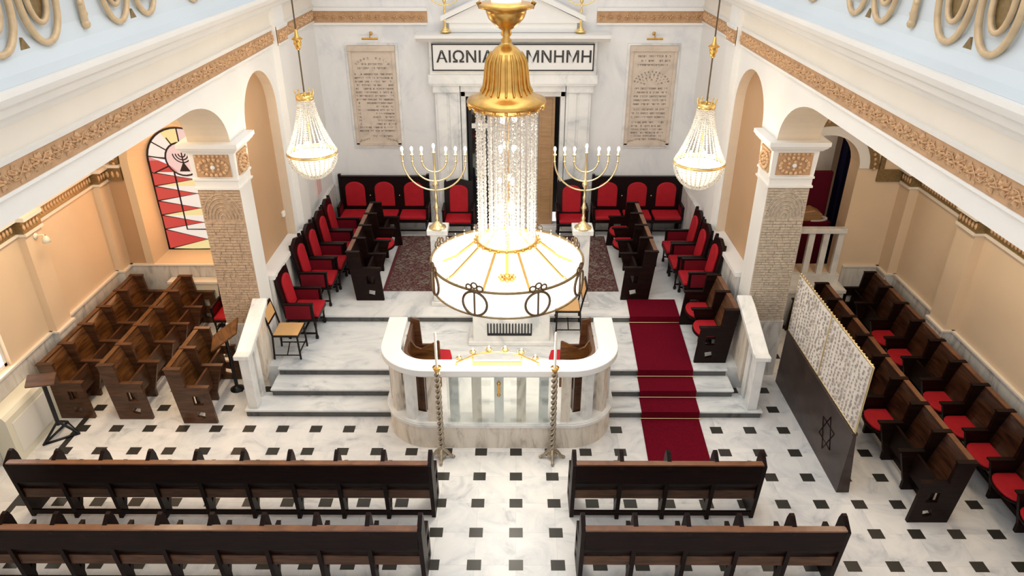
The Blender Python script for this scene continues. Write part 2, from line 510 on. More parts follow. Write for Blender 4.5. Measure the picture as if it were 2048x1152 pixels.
PIER = {-1: (9.80, 10.30), 1: (9.93, 10.45)}
for sg, nm, word in ((-1, 'left', 'left'), (1, 'right', 'right')):
    X0, T = side(sg)
    pn, pf = PIER[sg]
    a0 = pf + .18; a1 = a0 + 1.52
    m = MB().mat('paint_white')
    # outline: from the soffit of the long opening, round haunch down to the capital, pier head, narrow arch, back part
    ya = 2.0
    outer = [(ya, ZS)]
    outer += [(a, b) for a, b in arc(pn - 1.15, 4.0, 1.15, ZS - 4.0, 90, 0, 12)]
    outer += [(pf + .0, 4.0), (a0, 4.0)]
    outer += [(a, b) for a, b in arc((a0 + a1) / 2, 4.0, (a1 - a0) / 2, .68, 180, 0, 18)]
    outer += [(a1, 1.62), (a1, Z4 + .0), (YB, Z4), (YB, 5.7), (ya, 5.7)]
    plate(m, outer, [], 0, -TW, lambda a, b, t: T(a, b, t), 'haunch_tan')
    # soffit and infill tones
    o = m.build('wall_arcade_' + nm)
    tag(o, 'white plastered arcade wall on the %s side of the hall with wide and narrow arches' % word, 'wall', kind='structure')
    # blind infill of the narrow arch
    m = MB().mat('paint_taupe')
    q = [(a0 - .02, 1.6), (a1 + .02, 1.6), (a1 + .02, 4.75), (a0 - .02, 4.75)]
    m.prism([(a, b) for a, b in q], X0 + sg * .16, X0 + sg * .26, 'yz')
    tag(m.build('wall_niche_' + nm), 'tan wall filling the narrow arch on the %s' % word, 'wall', kind='structure')
    # pier shaft
    m = MB().mat('paint_white')
    xo = X0 + sg * TW
    m.box(X0, pn + .02, 0, xo, pf, 4.0)
    tag(m.build('wall_pier_' + nm), 'square pier carrying the %s arcade, white towards the hall' % word, 'wall', kind='structure')
    # carved stone facing on the front of the pier
    stn = 'stone_tan' if sg < 0 else 'stone_grey'
    zb = 1.05
    pr = empty('carved_pier_facing', (X0 + sg * TW / 2, pn, 0), 0,
               'carved stone facing with courses and a fan arch on the %s pier' % word, 'wall relief', 'carved pier fronts')
    hw = TW / 2
    m = MB().mat(stn)
    m.box(-hw, -.005, zb, hw, .02, 3.30)
    rnd = random.Random(3 + sg)
    z = zb
    while z < 2.78:
        h = rnd.uniform(.036, .05)
        x = -hw
        while x < hw - .01:
            w = min(rnd.uniform(.07, .2), hw - x)
            d = rnd.uniform(.012, .024)
            m.box(x + .003, -d, z + .004, x + w - .003, 0, z + h - .004)
            x += w
        z += h
    for k in range(1, 7):
        r = k * .048
        P = arc(0, 2.84, r, r * 1.35, 0, 180, 14)
        m.tube([(a, -.010, min(b, 3.27)) for a, b in P], .013, 4)
    for k in range(10):
        m.box(-hw + .004, -.016, 2.86 + k * .043, -hw + .05 + .02 * k * (k > 5), 0, 2.89 + k * .043)
        m.box(hw - .05 - .02 * k * (k > 5), -.016, 2.86 + k * .043, hw - .004, 0, 2.89 + k * .043)
    m.build('stone_courses', pr)
    m = MB().mat('marble_dado').box(-hw - .015, -.03, 0, hw + .015, .02, zb)
    m.build('marble_base', pr, bevel=.005)
    # capital: own root
    cp = empty('pier_capital', (X0 + sg * TW / 2, pn, 3.3), 0,
               'white capital with a gilded carved panel on top of the %s pier' % word, 'capital', 'pier capitals')
    D = pf - pn
    def ring(mm, z0, z1, e0, e1):
        a = [(-hw - e0, -e0), (hw + e0, -e0), (hw + e0, D + e0), (-hw - e0, D + e0)]
        b = [(-hw - e1, -e1), (hw + e1, -e1), (hw + e1, D + e1), (-hw - e1, D + e1)]
        vs = [(x, y, z0) for x, y in a] + [(x, y, z1) for x, y in b]
        mm.add(vs, [(0, 3, 2, 1), (4, 5, 6, 7)] + [(i, (i + 1) % 4, (i + 1) % 4 + 4, i + 4) for i in range(4)])
    m = MB().mat('paint_white')
    ring(m, 0, .03, .03, .03); ring(m, .03, .14, .012, .012); ring(m, .14, .17, .03, .03)
    ring(m, .17, .56, .015, .03)
    ring(m, .56, .60, .06, .09); ring(m, .60, .64, .10, .12); ring(m, .64, .70, .13, .13)
    m.build('capital_block', cp)
    for fr in ('front', 'hall'):
        m = MB().mat('plaster_ground')
        rnd = random.Random(11)
        if fr == 'front':
            f3 = lambda u, v, w: (u, -.030 - w, .36 + v); W = .25
        else:
            f3 = (lambda u, v, w: (-sg * (hw + .030 + w), D / 2 + u, .36 + v)); W = .20
        vs = [f3(-W, -.165, .001), (f3(W, -.165, .001)), f3(W, .165, .001), f3(-W, .165, .001)]
        vs2 = [f3(-W, -.165, -.012), (f3(W, -.165, -.012)), f3(W, .165, -.012), f3(-W, .165, -.012)]
        m.add(vs + vs2, [(0, 1, 2, 3), (4, 7, 6, 5), (0, 4, 5, 1), (1, 5, 6, 2), (2, 6, 7, 3), (3, 7, 4, 0)])
        m.mat('plaster_gold')
        for k in range(18):
            a = 2 * PI * k / 18
            m.ball(f3(math.cos(a) * W * .80, math.sin(a) * .115 - .02, .012), (.030, .030, .030), 6, 4)
        for k in range(8):
            m.ball(f3(-W + .03 + k * (2 * W - .06) / 7, .145, .010), .022, 6, 4)
        for k in range(6):
            a = 2 * PI * k / 6 + .5
            m.ball(f3(math.cos(a) * W * .38, math.sin(a) * .055 - .02, .012), .026, 6, 4)
        m.mat('paint_white' if fr == 'front' else 'plaster_gold').ball(f3(0, -.02, .014), .035, 8, 5)
        m.build('gilded_panel', cp)

# pilasters, dado ledges, friezes, cornices along the arcades
for sg, word in ((-1, 'left'), (1, 'right')):
    X0, T = side(sg)
    def strip(mm, prof, y0, y1):
        # prof: (w, z) polygon swept along Y
        mm.prism([(X0 - sg * w, z) for w, z in prof], y0, y1, 'xz')
    m = MB().mat('paint_white')
    strip(m, [(-.02, Z4), (.10, Z4), (.10, 5.7), (-.02, 5.7)], 12.25, 12.75)
    tag(m.build('trim_%d' % (1 if sg < 0 else 2)), 'flat white pilaster on the %s wall beside the narrow arch' % word, 'pilaster', kind='structure')
    # marble dado with white ledge behind the armchairs
    m = MB().mat('marble_dado')
    a0 = PIER[sg][1] + .02
    strip(m, [(-.2, Z3), (.05, Z3), (.05, 1.55), (-.2, 1.55)], a0, 12.24)
    strip(m, [(-.02, Z4), (.05, Z4), (.05, 1.55), (-.02, 1.55)], 12.76, YB - .06)
    m.mat('paint_white')
    strip(m, [(-.2, 1.55), (.09, 1.55), (.09, 1.62), (-.2, 1.64)], a0, 12.24)
    tag(m.build('baseboard_hall_' + word), 'tall marble dado with a white ledge along the %s wall of the ark platform' % word, 'dado', kind='structure')
    # carved frieze
    m = MB().mat('plaster_ground')
    segs = [(4.0, 12.25, 0), (12.25, 12.75, .10), (12.75, YB, 0)]
    for y0, y1, w in segs:
        strip(m, [(w - .01, 4.93), (w + .018, 4.93), (w + .018, 5.14), (w - .01, 5.14)], y0, y1)
    m.mat('plaster_gold')
    rnd = random.Random(5)
    for y0, y1, w in segs:
        foliage(m, (lambda u, v, ww, y0=y0, w=w: T(y0 + u, 5.035 + v, w + .018 + ww)), y1 - y0, .20, rnd)
    tag(m.build('trim_%d' % (3 if sg < 0 else 4)), 'gilded frieze of scrolling leaves along the %s wall' % word, 'frieze', kind='structure')
    # white mouldings and cornice
    m = MB().mat('paint_white')
    for y0, y1, w in segs:
        strip(m, [(w - .01, 4.895), (w + .03, 4.90), (w + .03, 4.93), (w - .01, 4.93)], y0, y1)
        strip(m, [(w - .01, 5.14), (w + .035, 5.14), (w + .05, 5.19), (w - .01, 5.19)], y0, y1)
    strip(m, [(-.2, 5.40), (.02, 5.40), (.05, 5.45), (.13, 5.50), (.15, 5.56), (.22, 5.60), (.25, 5.66), (.25, 5.71), (-.2, 5.71)], 2.2, YB)
    m.mat('paint_cream')
    strip(m, [(-.01, 5.19), (.012, 5.19), (.012, 5.40), (-.01, 5.40)], 2.2, YB)
    tag(m.build('trim_%d' % (5 if sg < 0 else 6)), 'stepped white cornice above the frieze on the %s wall' % word, 'cornice', kind='structure')
    # upper blue parapet wall
    m = MB().mat('paint_blue')
    strip(m, [(-.35, 5.71), (.20, 5.711), (.10, 5.76), (.04, 5.86), (.0, 6.0), (-.0, 7.6), (-.35, 7.6)], 2.2, YB)
    tag(m.build('wall_upper_' + word), 'pale blue upper wall above the %s cornice' % word, 'wall', kind='structure')
    # gilded ornaments on the blue wall
    base = 6.01 if sg < 0 else 6.07
    grp = 'gilded loops on the blue upper wall'
    def loop_orn():
        e = empty('gilded_loop', (0, 0, 0), 0, '', 'ornament', grp)
        mm = MB().mat('plaster_ornament')
        P = [( -sg * .045, a, b) for a, b in arc(0, .40, .25, .36, 180, 360, 16)]
        P = [(-sg * .045, -.27, 1.1), (-sg * .045, -.26, .7)] + P + [(-sg * .045, .26, .7), (-sg * .045, .27, 1.1)]
        mm.tube(P, .029, 8)
        mm.build('loop', e)
        mm = MB().mat('plaster_ornament')
        mm.tube([(-sg * .035, a, b) for a, b in arc(0, .42, .13, .22, 0, 345, 20)], .024, 8, closed=True)
        mm.build('ring', e)
        mm = MB().mat('gold_dark')
        mm.prism(arc(0, .42, .12, .20, 0, 345, 20), 0, -sg * .012, 'yz')
        mm.build('recess', e, label='dark bronze oval inside the ring')
        return e
    src = None
    names = ['nearest the camera', 'second from the camera', 'third from the camera', 'fourth from the camera', 'fifth from the camera', 'sixth from the camera', 'seventh from the camera', 'eighth from the camera']
    k = 0
    for i in range(-1, 4):
        yt = base + i * 1.86
        for dy in (-.31, .31):
            if yt + dy < 5.3: continue
            lab = 'gilded hanging loop with an oval ring on the %s blue wall, %s' % (word, names[k % 8])
            if src is None:
                src = loop_orn(); src.location = (X0, yt + dy, 5.86); src['label'] = lab
            else: dup(src, (X0, yt + dy, 5.86), 0, lab)
            k += 1
            if k >= 6: break
        if k >= 6: break
    for i, wd in ((0, 'nearest the camera'), (1, 'middle one'), (2, 'farthest from the camera')):
        yt = base + i * 1.86
        mm = MB().mat('gold_dark')
        mm.prism([(-.10, -.05), (.10, -.05), (0, .09)], 0, -sg * .03, 'yz')
        tag(mm.build('triangle_ornament', loc=(X0, yt, 5.895)), 'small dark bronze triangle on the %s blue wall, %s' % (word, wd), 'ornament', 'triangles on the upper wall')
    mm = MB().mat('plaster_ornament')
    mm.tube([(-sg * .04, 0, 0), (-sg * .045, 0, .3), (-sg * .03, 0, 1.1)], [.034, .032, .026], 8)
    mm.ball((-sg * .045, 0, .03), .042, 8, 6)
    for k2 in range(9): mm.ball((-sg * .05, .02 * (-1) ** k2, .12 + .1 * k2), .028, 6, 4)
    tag(mm.build('garland_pendant', loc=(X0, base + .93, 5.93)), 'single gilded pendant bar between the loops on the %s blue wall' % word, 'ornament', 'pendants on the upper wall')

# ------------------------------------------------------------------ back wall with the ark portal
m = MB().mat('marble_wall')
plate(m, [(XL - .6, 0), (XR + .6, 0), (XR + .6, 8.0), (XL - .6, 8.0)], [[(-1.12, Z4 + .01), (-1.12, 3.52), (.97, 3.52), (.97, Z4 + .01)]], YB, YB + .3, lambda a, b, t: (a, t, b))
tag(m.build('wall_back'), 'pale marble-clad back wall around the ark portal', 'wall', kind='structure')
m = MB().mat('plaster_ground')
for x0, x1 in ((XL, -1.74), (1.60, XR)):
    m.mat('plaster_ground').box(x0, YB - .02, 4.89, x1, YB + .01, 5.11)
    m.mat('plaster_gold')
    rnd = random.Random(9)
    foliage(m, (lambda u, v, w, x0=x0: (x0 + u, YB - .02 - w, 5.0 + v)), x1 - x0, .21, rnd, .17)
tag(m.build('trim_7'), 'gilded frieze of scrolling leaves on the back wall either side of the portal', 'frieze', kind='structure')
m = MB().mat('paint_white')
for x0, x1 in ((XL, -1.74), (1.60, XR)):
    m.box(x0, YB - .04, 4.85, x1, YB + .01, 4.89)
    m.box(x0, YB - .05, 5.11, x1, YB + .01, 5.17)
    m.prism([(YB + .01, 5.40), (YB - .05, 5.40), (YB - .16, 5.5), (YB - .25, 5.62), (YB - .25, 5.70), (YB + .01, 5.70)], x0, x1, 'yz')
tag(m.build('trim_8'), 'white mouldings above and below the back wall frieze', 'cornice', kind='structure')
m = MB().mat('marble_dado').box(XL, YB - .05, Z4, -1.75, YB, 1.5).box(1.62, YB - .05, Z4, XR, YB, 1.5)
tag(m.build('baseboard_back'), 'marble dado along the foot of the back wall', 'dado', kind='structure')

pt = empty('ark_portal', (-.05, YB, Z4), 0, 'white classical marble portal of the ark with pediment and inscribed lintel', 'portal')
for s in (-1, 1):
    m = MB().mat('marble_white')
    m.box(s * 1.09, -.16, 0, s * 1.60, 0, 3.06)
    m.box(s * 1.14, -.20, .13, s * 1.30, -.15, 3.05)
    m.box(s * 1.36, -.20, .13, s * 1.55, -.15, 3.05)
    m.box(s * 1.085, -.24, 0, s * 1.63, -.14, .14)
    m.box(s * 1.085, -.24, 3.055, s * 1.63, -.0, 3.21)
    m.build('side_pilaster', pt)
m = MB().mat('marble_white')
m.box(-1.66, -.28, 3.20, 1.66, 0, 4.06)
m.box(-1.70, -.30, 3.24, 1.70, 0, 3.42)
m.box(-1.07, -.22, 3.07, 1.07, 0, 3.21)
m.build('lintel', pt)
m = MB().mat('paint_white')
m.prism([(0, 4.06), (-.34, 4.06), (-.40, 4.12), (-.48, 4.14), (-.48, 4.20), (0, 4.22)], -1.90, 1.90, 'yz')
m.mat('paint_cream').box(-1.35, -.35, 4.085, 1.35, -.30, 4.105)
m.build('cornice', pt)
m = MB().mat('paint_white')
m.box(-1.25, -.22, 4.22, 1.25, 0, 4.40)
m.prism([(-1.30, 4.40), (1.30, 4.40), (1.30, 4.46), (0, 5.05), (-1.30, 4.46)], -.26, 0, 'xz')
m.prism([(-1.40, 4.44), (0, 5.05), (1.40, 4.44), (1.40, 4.53), (0, 5.15), (-1.40, 4.53)], -.34, -.05, 'xz')
m.build('pediment', pt)
m = MB().mat('marble_white')
for s in (-1, 1): m.box(s * .98, -.10, 0, s * 1.08, .12, 3.05)
m.box(-1.08, -.10, 2.94, 1.08, .12, 3.06)
m.build('door_frame', pt, bevel=.01)

# sign
sb = empty('inscription_board', (-.05, YB - .315, 4.29), 0, 'long white board with black Greek capitals on the ark portal', 'sign')
m = MB().mat('paint_white').box(-1.60, -.05, -.26, 1.60, .0, .26)
m.mat('ink')
for x0, z0, x1, z1 in ((-1.60, -.26, 1.60, -.235), (-1.60, .235, 1.60, .26), (-1.60, -.26, -1.575, .26), (1.575, -.26, 1.60, .26)):
    m.box(x0, -.056, z0, x1, -.045, z1)
m.build('board', sb)
def text(s, parent, loc, width, height, name='lettering', bold=.012, mat='ink'):
    cu = bpy.data.curves.new(name, 'FONT'); cu.body = s
    cu.align_x = 'CENTER'; cu.align_y = 'CENTER'; cu.extrude = .004; cu.offset = bold
    o = bpy.data.objects.new(name, cu); COL.objects.link(o)
    o.parent = parent; o.location = loc; o.rotation_euler = (PI / 2, 0, 0)
    cu.materials.append(MATS[mat])
    bpy.context.view_layer.update()
    d = o.dimensions
    sx, sy = width / max(d.x, 1e-6), height / max(d.y, 1e-6)
    me = bpy.data.meshes.new_from_object(o.evaluated_get(bpy.context.evaluated_depsgraph_get()))
    bpy.data.objects.remove(o)
    o = bpy.data.objects.new(name, me); COL.objects.link(o)
    o.parent = parent; o.location = loc; o.rotation_euler = (PI / 2, 0, 0)
    o.scale = (sx, sy, 1)
    return o
text('\u0391\u0399\u03a9\u039d\u0399\u0391', sb, (-.95, -.056, 0), 1.13, .235)
text('\u039c\u039d\u0397\u039c\u0397', sb, (.905, -.056, 0), 1.28, .235)

# the ark doorway: dark inside, glazed leaf left, wooden leaf right
m = MB().mat('black_void')
m.box(-1.3, YB + .9, Z4, 1.2, YB + .95, 3.7).box(-1.3, YB + .28, Z4, -1.25, YB + .9, 3.7).box(1.15, YB + .28, Z4, 1.2, YB + .9, 3.7)
m.box(-1.3, YB + .28, 3.6, 1.2, YB + .95, 3.7)
tag(m.build('wall_ark_recess'), 'dark recess behind the ark doorway', 'wall', kind='structure')
d = empty('door_1', (-1.0, YB + .12, Z4), 0, 'black framed glazed door leaf on the left of the ark doorway', 'door', kind='structure')
m = MB().mat('black_metal')
m.box(0, 0, 0, .07, .05, 2.98).box(.42, 0, 0, .50, .05, 2.98).box(0, 0, 0, .5, .05, .3).box(0, 0, 2.88, .5, .05, 2.98)
m.build('leaf_frame', d)
m = MB().mat('plastic_white').box(.07, .005, 2.22, .42, .045, 2.32).box(.23, .0, .3, .25, .04, 2.2)  # white rail, plus an upright strip drawn as the highlight on the leaf
m.build('rail_and_highlight', d)
MB().mat('clear_glass').box(.07, .02, .3, .42, .03, 2.88).build('pane', d)
m = MB().mat('gold_pale').tube([(.46, -.03, 1.0), (.46, -.05, 1.1), (.46, -.03, 1.25)], .012, 6)
m.build('door_handle', d)
d = empty('door_2', (.50, YB + .12, Z4), 0, 'tan wooden door leaf on the right of the ark doorway', 'door', kind='structure')
m = MB().mat('wood_tan').box(0, 0, 0, .34, .05, 2.98)
for z0, z1 in ((.15, .95), (1.1, 1.9), (2.05, 2.85)): m.box(.06, -.012, z0, .28, 0, z1)
m.build('leaf', d, bevel=.006)
m = MB().mat('brass').ball((.03, -.03, 1.1), .02, 8, 6)
m.build('door_knob', d)
# ark curtain between the leaves
m = MB().mat('cloth_lace')
P = []
n = 40
front = [(-.5 + i / n, .02 * math.sin(i * 1.3)) for i in range(n + 1)]
m.prism(front + [(a, b + .02) for a, b in front[::-1]], Z4 + .02, 3.45, 'xy')
tag(m.build('ark_curtain', loc=(0, YB + .2, 0)), 'pale curtain hanging in the middle of the ark doorway', 'curtain')

# ------------------------------------------------------------------ marble plaques
def plaque(x, label, variant):
    e = empty('memorial_plaque', (x, YB, 3.44), 0, label, 'plaque', 'marble memorial plaques')
    m = MB().mat('marble_plaque').box(-.48, -.05, -1.03, .48, 0, 1.03)
    m.mat('marble_white').box(-.53, -.03, -1.08, .53, -.001, -1.03).box(-.53, -.03, 1.03, .53, -.001, 1.06).box(-.53, -.03, -1.03, -.48, -.001, 1.03).box(.48, -.03, -1.03, .53, -.001, 1.03)
    slab = m
    m = MB().mat('marble_plaque')
    m.box(-.48, -.09, .92, .48, -.04, 1.02)
    m.box(-.47, -.075, -1.0, -.41, -.04, .92).box(.41, -.075, -1.0, .47, -.04, .92)
    m.box(-.47, -.075, -1.02, .47, -.04, -.97)
    m.mat('stone_grey')
    for s in (-1, 1):
        for k in range(5): m.ball((s * (.40 - .05 * k), -.055, -.92 + .012 * k), .028 - .003 * k, 6, 4)
    m.build('carved_border', e)
    m = slab.mat('lettering')
    rnd = random.Random(40 + variant)
    def glyph(cx, cz, h, rot=0):
        M = Matrix.Translation((cx, 0, cz)) @ Matrix.Rotation(rot, 4, 'Y')
        w = h * .75; t = h * .2
        k = rnd.randrange(5)
        y0, y1 = -.058, -.049
        if k in (0, 1, 2, 3): m.box(-w / 2, y0, h / 2 - t, w / 2, y1, h / 2, M)
        if k in (0, 1, 3): m.box(w / 2 - t, y0, -h / 2, w / 2, y1, h / 2, M)
        if k in (1, 3): m.box(-w / 2, y0, -h / 2, -w / 2 + t, y1, h / 2 - (h * .35 if k == 1 else 0), M)
        if k in (2, 3): m.box(-w / 2, y0, -h / 2, w / 2, y1, -h / 2 + t, M)
        if k == 4: m.box(-t / 2, y0, -h / 2 * .3, t / 2, y1, h / 2, M)
    def line(z, x0, x1, h=.030):
        x = x0
        while x < x1:
            if rnd.random() > .16: glyph(x, z, h)
            x += h * 1.08
    if variant == 0:
        for k in range(11):
            a = math.radians(25 + 13 * k)
            if k == 5: continue
            glyph(math.cos(a) * .36, .58 + math.sin(a) * .20, .034, PI / 2 - a)
        line(.66, -.2, .22); line(.58, -.3, .32, .034)
        z = .46
        for k in range(17):
            x0 = -.37
            if k in (8, 9, 10, 11, 12, 13, 14): x0 = rnd.uniform(-.2, .05); line(z, -.37, -.33)
            line(z, x0, .38); z -= .073
        line(-.82, -.1, .3)
    else:
        for k, z in enumerate((.82, .73, .65)): line(z, -.3, .36 - .03 * k, .034)
        for r, q in ((.36, 13), (.29, 10), (.22, 8), (.15, 5)):
            for k in range(q):
                a = math.radians(18 + 144 * k / (q - 1))
                glyph(math.cos(a) * r, .24 + math.sin(a) * r * .75, .034, PI / 2 - a)
        for z in (.18, .10, .02, -.06, -.14): line(z, -.33, .34)
        for z in (-.25, -.33, -.41): line(z, -.35, .36)
        for z in (-.52, -.60, -.67, -.74, -.81): line(z, -.33, .32)
        line(-.88, -.25, .2)
    m.build('slab', e)
    if variant == 1:
        mm = MB().mat('marble_plaque').box(-.44, -.062, -.48, .44, -.045, -.465).box(-.44, -.062, -.205, .44, -.045, -.19)
        mm.build('raised_band', e)
plaque(-2.90, 'tall carved marble memorial plaque left of the ark portal', 0)
plaque(2.78, 'tall carved marble memorial plaque right of the ark portal', 1)
for x, w in ((-2.88, 'left'), (2.75, 'right')):
    e = empty('picture_lamp', (x, YB, 4.63), 0, 'small brass picture lamp above the %s memorial plaque' % w, 'lamp', 'brass picture lamps')
    m = MB().mat('brass').tube([(-.16, -.17, -.02), (.16, -.17, -.02)], .020, 8)
    m.build('lamp_shade', e)
    m = MB().mat('brass').tube([(0, 0, .06), (0, -.10, .07), (0, -.17, 0)], .010, 6).ball((0, -.02, .06), .035, 8, 6)
    m.build('arm', e)

# ------------------------------------------------------------------ menorahs
def menorah(scale, mat, lit=True):
    e = empty('menorah', (0, 0, 0), 0, '', 'menorah')
    H = 1.32
    m = MB().mat(mat)
    m.lathe([(0, 0), (.15, 0), (.15, .02), (.10, .04), (.09, .07), (.05, .10), (.03, .14), (.045, .18), (.022, .22), (.03, .33), (.052, .37), (.03, .41), (.02, .5), (.035, .55), (.02, .6), (.018, .72), (.05, .77), (.05, .81), (.02, .86), (.016, H), (.03, H + .01), (.03, H + .03), (0, H + .03)], 12)
    m.build('stem', e)
    for i, r in enumerate((.20, .36, .52)):
        m = MB().mat(mat)
        P = [(-r, 0, H - .02)] + [(a, 0, b) for a, b in arc(0, 1.20, r, r, 180, 360, 20)] + [(r, 0, H - .02)]
        P = [(x, y, z) for x, y, z in P if z <= H]
        m.tube(P, .0145, 6)
        for s in (-1, 1):
            m.lathe([(0, -.01), (.028, 0), (.034, .03), (0, .03)], 8, (s * r, 0, H - .04))
            m.ball((s * r, 0, H - .14), .022, 6, 4)
        m.build('branch', e)
    if lit:
        for x in (-.52, -.36, -.20, 0, .20, .36, .52):
            dz = .05 if x == 0 else 0
            m = MB().mat('candle_wax').lathe([(.014, 0), (.014, .05)], 8, (x, 0, H - .01 + dz))
            m.mat('bulb_lit').ball((x, 0, H + .075 + dz), (.022, .022, .042), 8, 6)
            m.build('candle_bulb', e)
    return e
men = menorah(1, 'gold_pale')
men.location = (-1.34, 11.4, 2.02); tag(men, 'tall seven-branched brass menorah with lit bulbs, on the left pedestal', group='lit menorahs')
dup(men, (1.17, 11.4, 2.02), 0, 'tall seven-branched brass menorah with lit bulbs, on the right pedestal')
gm = menorah(1, 'gold', False)
gm.location = (-1.37, YB - .26, 4.755); gm.scale = (.72,) * 3
tag(gm, 'unlit golden menorah standing on the portal cornice, left end', group='menorahs on the portal')
g2 = dup(gm, (1.27, YB - .26, 4.755), 0, 'unlit golden menorah standing on the portal cornice, right end')
for x, w in ((-1.34, 'left'), (1.17, 'right')):
    e = empty('pedestal', (x, 11.45, Z4), 0, 'white marble pedestal carrying the %s menorah' % w, 'pedestal', 'menorah pedestals')
    m = MB().mat('marble_white').box(-.13, -.13, .08, .13, .13, 1.40)
    m.build('shaft', e, bevel=.01)
    MB().mat('marble_white').box(-.17, -.17, 0, .17, .17, .08).build('base', e, bevel=.01)
    MB().mat('marble_white').box(-.18, -.18, 1.40, .18, .18, 1.50).build('top_slab', e, bevel=.01)
    lamp('menorah_light', 'POINT', (x, 11.25, 3.55), 30, (1, .88, .7), .25)

# ------------------------------------------------------------------ aisles
for sg, word in ((-1, 'left'), (1, 'right')):
    X0, _ = side(sg)
    W = WL if sg < 0 else WR
    xo = X0 + sg * TW
    # outer wall
    m = MB().mat('paint_aisle')
    if sg < 0:
        plate(m, [(1.5, 0), (YE, 0), (YE, 4.8), (1.5, 4.8)], [[(6.9, 1.10), (8.52, 1.10), (8.52, 2.5), (6.9, 2.5)]], W, W - .3, lambda a, b, t: (t, a, b))
    else:
        m.box(W, 1.5, 0, W + .3, YE, 4.8)
    tag(m.build('wall_' + word), 'cream outer wall of the %s aisle' % word, 'wall', kind='structure')
    m = MB().mat('paint_aisle')
    if sg < 0:
        m.box(W, 9.45, 0, W + .12, 9.85, 3.6)
        m.box(W, 11.55, 0, W + .12, YE, 3.6)
        m.box(W, 6.2, 0, W + .12, 6.6, 3.6)
    else:
        m.box(W, 9.55, 0, W - .16, 10.0, 3.6)
        m.box(W, 7.0, 0, W - .16, 7.4, 3.6)
        m.box(W, 11.5, 0, W - .16, YE, 3.6)
    tag(m.build('trim_%d' % (9 if sg < 0 else 10)), 'shallow cream pilasters on the %s aisle wall' % word, 'pilaster', kind='structure')
    # dado along wall
    m = MB().mat('marble_dado')
    segs = ((1.6, 6.2, .03), (6.2, 6.6, .15), (6.6, 9.45, .03), (9.45, 9.85, .15), (9.85, 11.55, .03), (11.55, YE, .15)) if sg < 0 else ((1.6, 7.0, .03), (7.0, 7.4, .19), (7.4, 9.55, .03), (9.55, 10.0, .19), (10.0, 11.5, .03), (11.5, YE, .19))
    for y0, y1, w in segs:
        q = .012 if w > .1 else 0
        m.box(W, y0 - q, 0, W - sg * w, y1 + q, 1.07)
    m.mat('paint_cream')
    for y0, y1, w in segs:
        q = .025 if w > .1 else 0
        m.box(W, y0 - q, 1.07, W - sg * (w + .02), y1 + q, 1.10)
    xe0, xe1 = (W, xo) if sg < 0 else (6.02, W)
    m.mat('marble_dado').box(xe0, YE - .03, 0, xe1, YE + .01, 1.07)
    m.mat('paint_cream').box(xe0, YE - .05, 1.07, xe1, YE + .01, 1.10)
    tag(m.build('baseboard_' + word), 'veined grey marble dado round the %s aisle' % word, 'dado', kind='structure')
    # gilded moulding
    m = MB()
    for y0, y1, w in segs:
        w2 = w - .03
        q = .018 if w > .1 else 0
        y0 -= q; y1 += q
        m.mat('paint_cream').box(W, y0, 2.70, W - sg * (w2 + .04), y1, 2.74).box(W, y0, 2.93, W - sg * (w2 + .08), y1, 2.99)
        m.mat('gold_dark').box(W, y0, 2.74, W - sg * (w2 + .02), y1, 2.93)
        m.mat('plaster_gold')
        k = int((y1 - y0) / .08)
        for i in range(k):
            m.ball((W - sg * (w2 + .02), y0 + .04 + i * .08, 2.835), (.02, .030, .055), 5, 4)
    tag(m.build('trim_%d' % (11 if sg < 0 else 12)), 'narrow gilded moulding high on the %s aisle wall' % word, 'frieze', kind='structure')
    m = MB().mat('paint_cream').box(xo - sg * .0, 1.5, 4.75, W + sg * .3, YE + .4, 4.85)
    tag(m.build('ceiling_' + word), 'cream ceiling of the %s aisle' % word, 'ceiling', kind='structure')

# end wall, left aisle, with stained glass window
cxl, hwl = -5.87, .62
hole = [(cxl - hwl - .16, 1.10), (cxl + hwl + .10, 1.10)] + arc(cxl - .03, 3.02, hwl + .13, .70, 0, 180, 20)
m = MB().mat('paint_taupe')
plate(m, [(WL, 0), (XL - TW, 0), (XL - TW, 4.8), (WL, 4.8)], [hole], YE, YE + .5, lambda a, b, t: (a, t, b))
tag(m.build('wall_end_left'), 'taupe end wall of the left aisle around the stained glass window', 'wall', kind='structure')
m = MB().mat('paint_tan')
n = len(hole)
inner = [(cxl - hwl, 1.24), (cxl + hwl, 1.24)] + arc(cxl, 2.95, hwl, .60, 0, 180, 20)
vs = [(a, YE - .012, b) for a, b in hole] + [(a, YE + .34, b) for a, b in inner]
m.add(vs, [(i, i + n, (i + 1) % n + n, (i + 1) % n) for i in range(n)])
back = [(a, YE + .5, b) for a, b in inner]
m.add([(a, YE + .34, b) for a, b in inner] + back, [(i, i + n, (i + 1) % n + n, (i + 1) % n) for i in range(n)])
# raised band round the reveal
out = [(cxl - hwl - .40, 1.10), (cxl - hwl - .16, 1.10)]
band = [(cxl - hwl - .30, 1.10)] + arc(cxl - .03, 3.02, hwl + .27, .86, 180, 0, 20) + [(cxl + hwl + .24, 1.10), (cxl + hwl + .10, 1.10)] + arc(cxl - .03, 3.02, hwl + .13, .70, 0, 180, 20) + [(cxl - hwl - .16, 1.10)]
m.prism(band, YE - .03, YE, 'xz')
tag(m.build('trim_13'), 'warm tan arched reveal and sill of the stained glass window', 'window reveal', kind='structure')
m = MB().mat('gold_dark')
arch_b = arc(cxl - .03, 3.02, hwl + .45, 1.04, 180, 0, 20) + arc(cxl - .03, 3.02, hwl + .29, .88, 0, 180, 20)
m.prism(arch_b, YE - .05, YE, 'xz')
m.box(WL, YE - .05, 2.72, cxl - hwl - .32, YE, 2.95).mat('paint_cream').box(WL, YE - .07, 2.95, cxl - hwl - .32, YE, 3.0)
m.mat('plaster_gold')
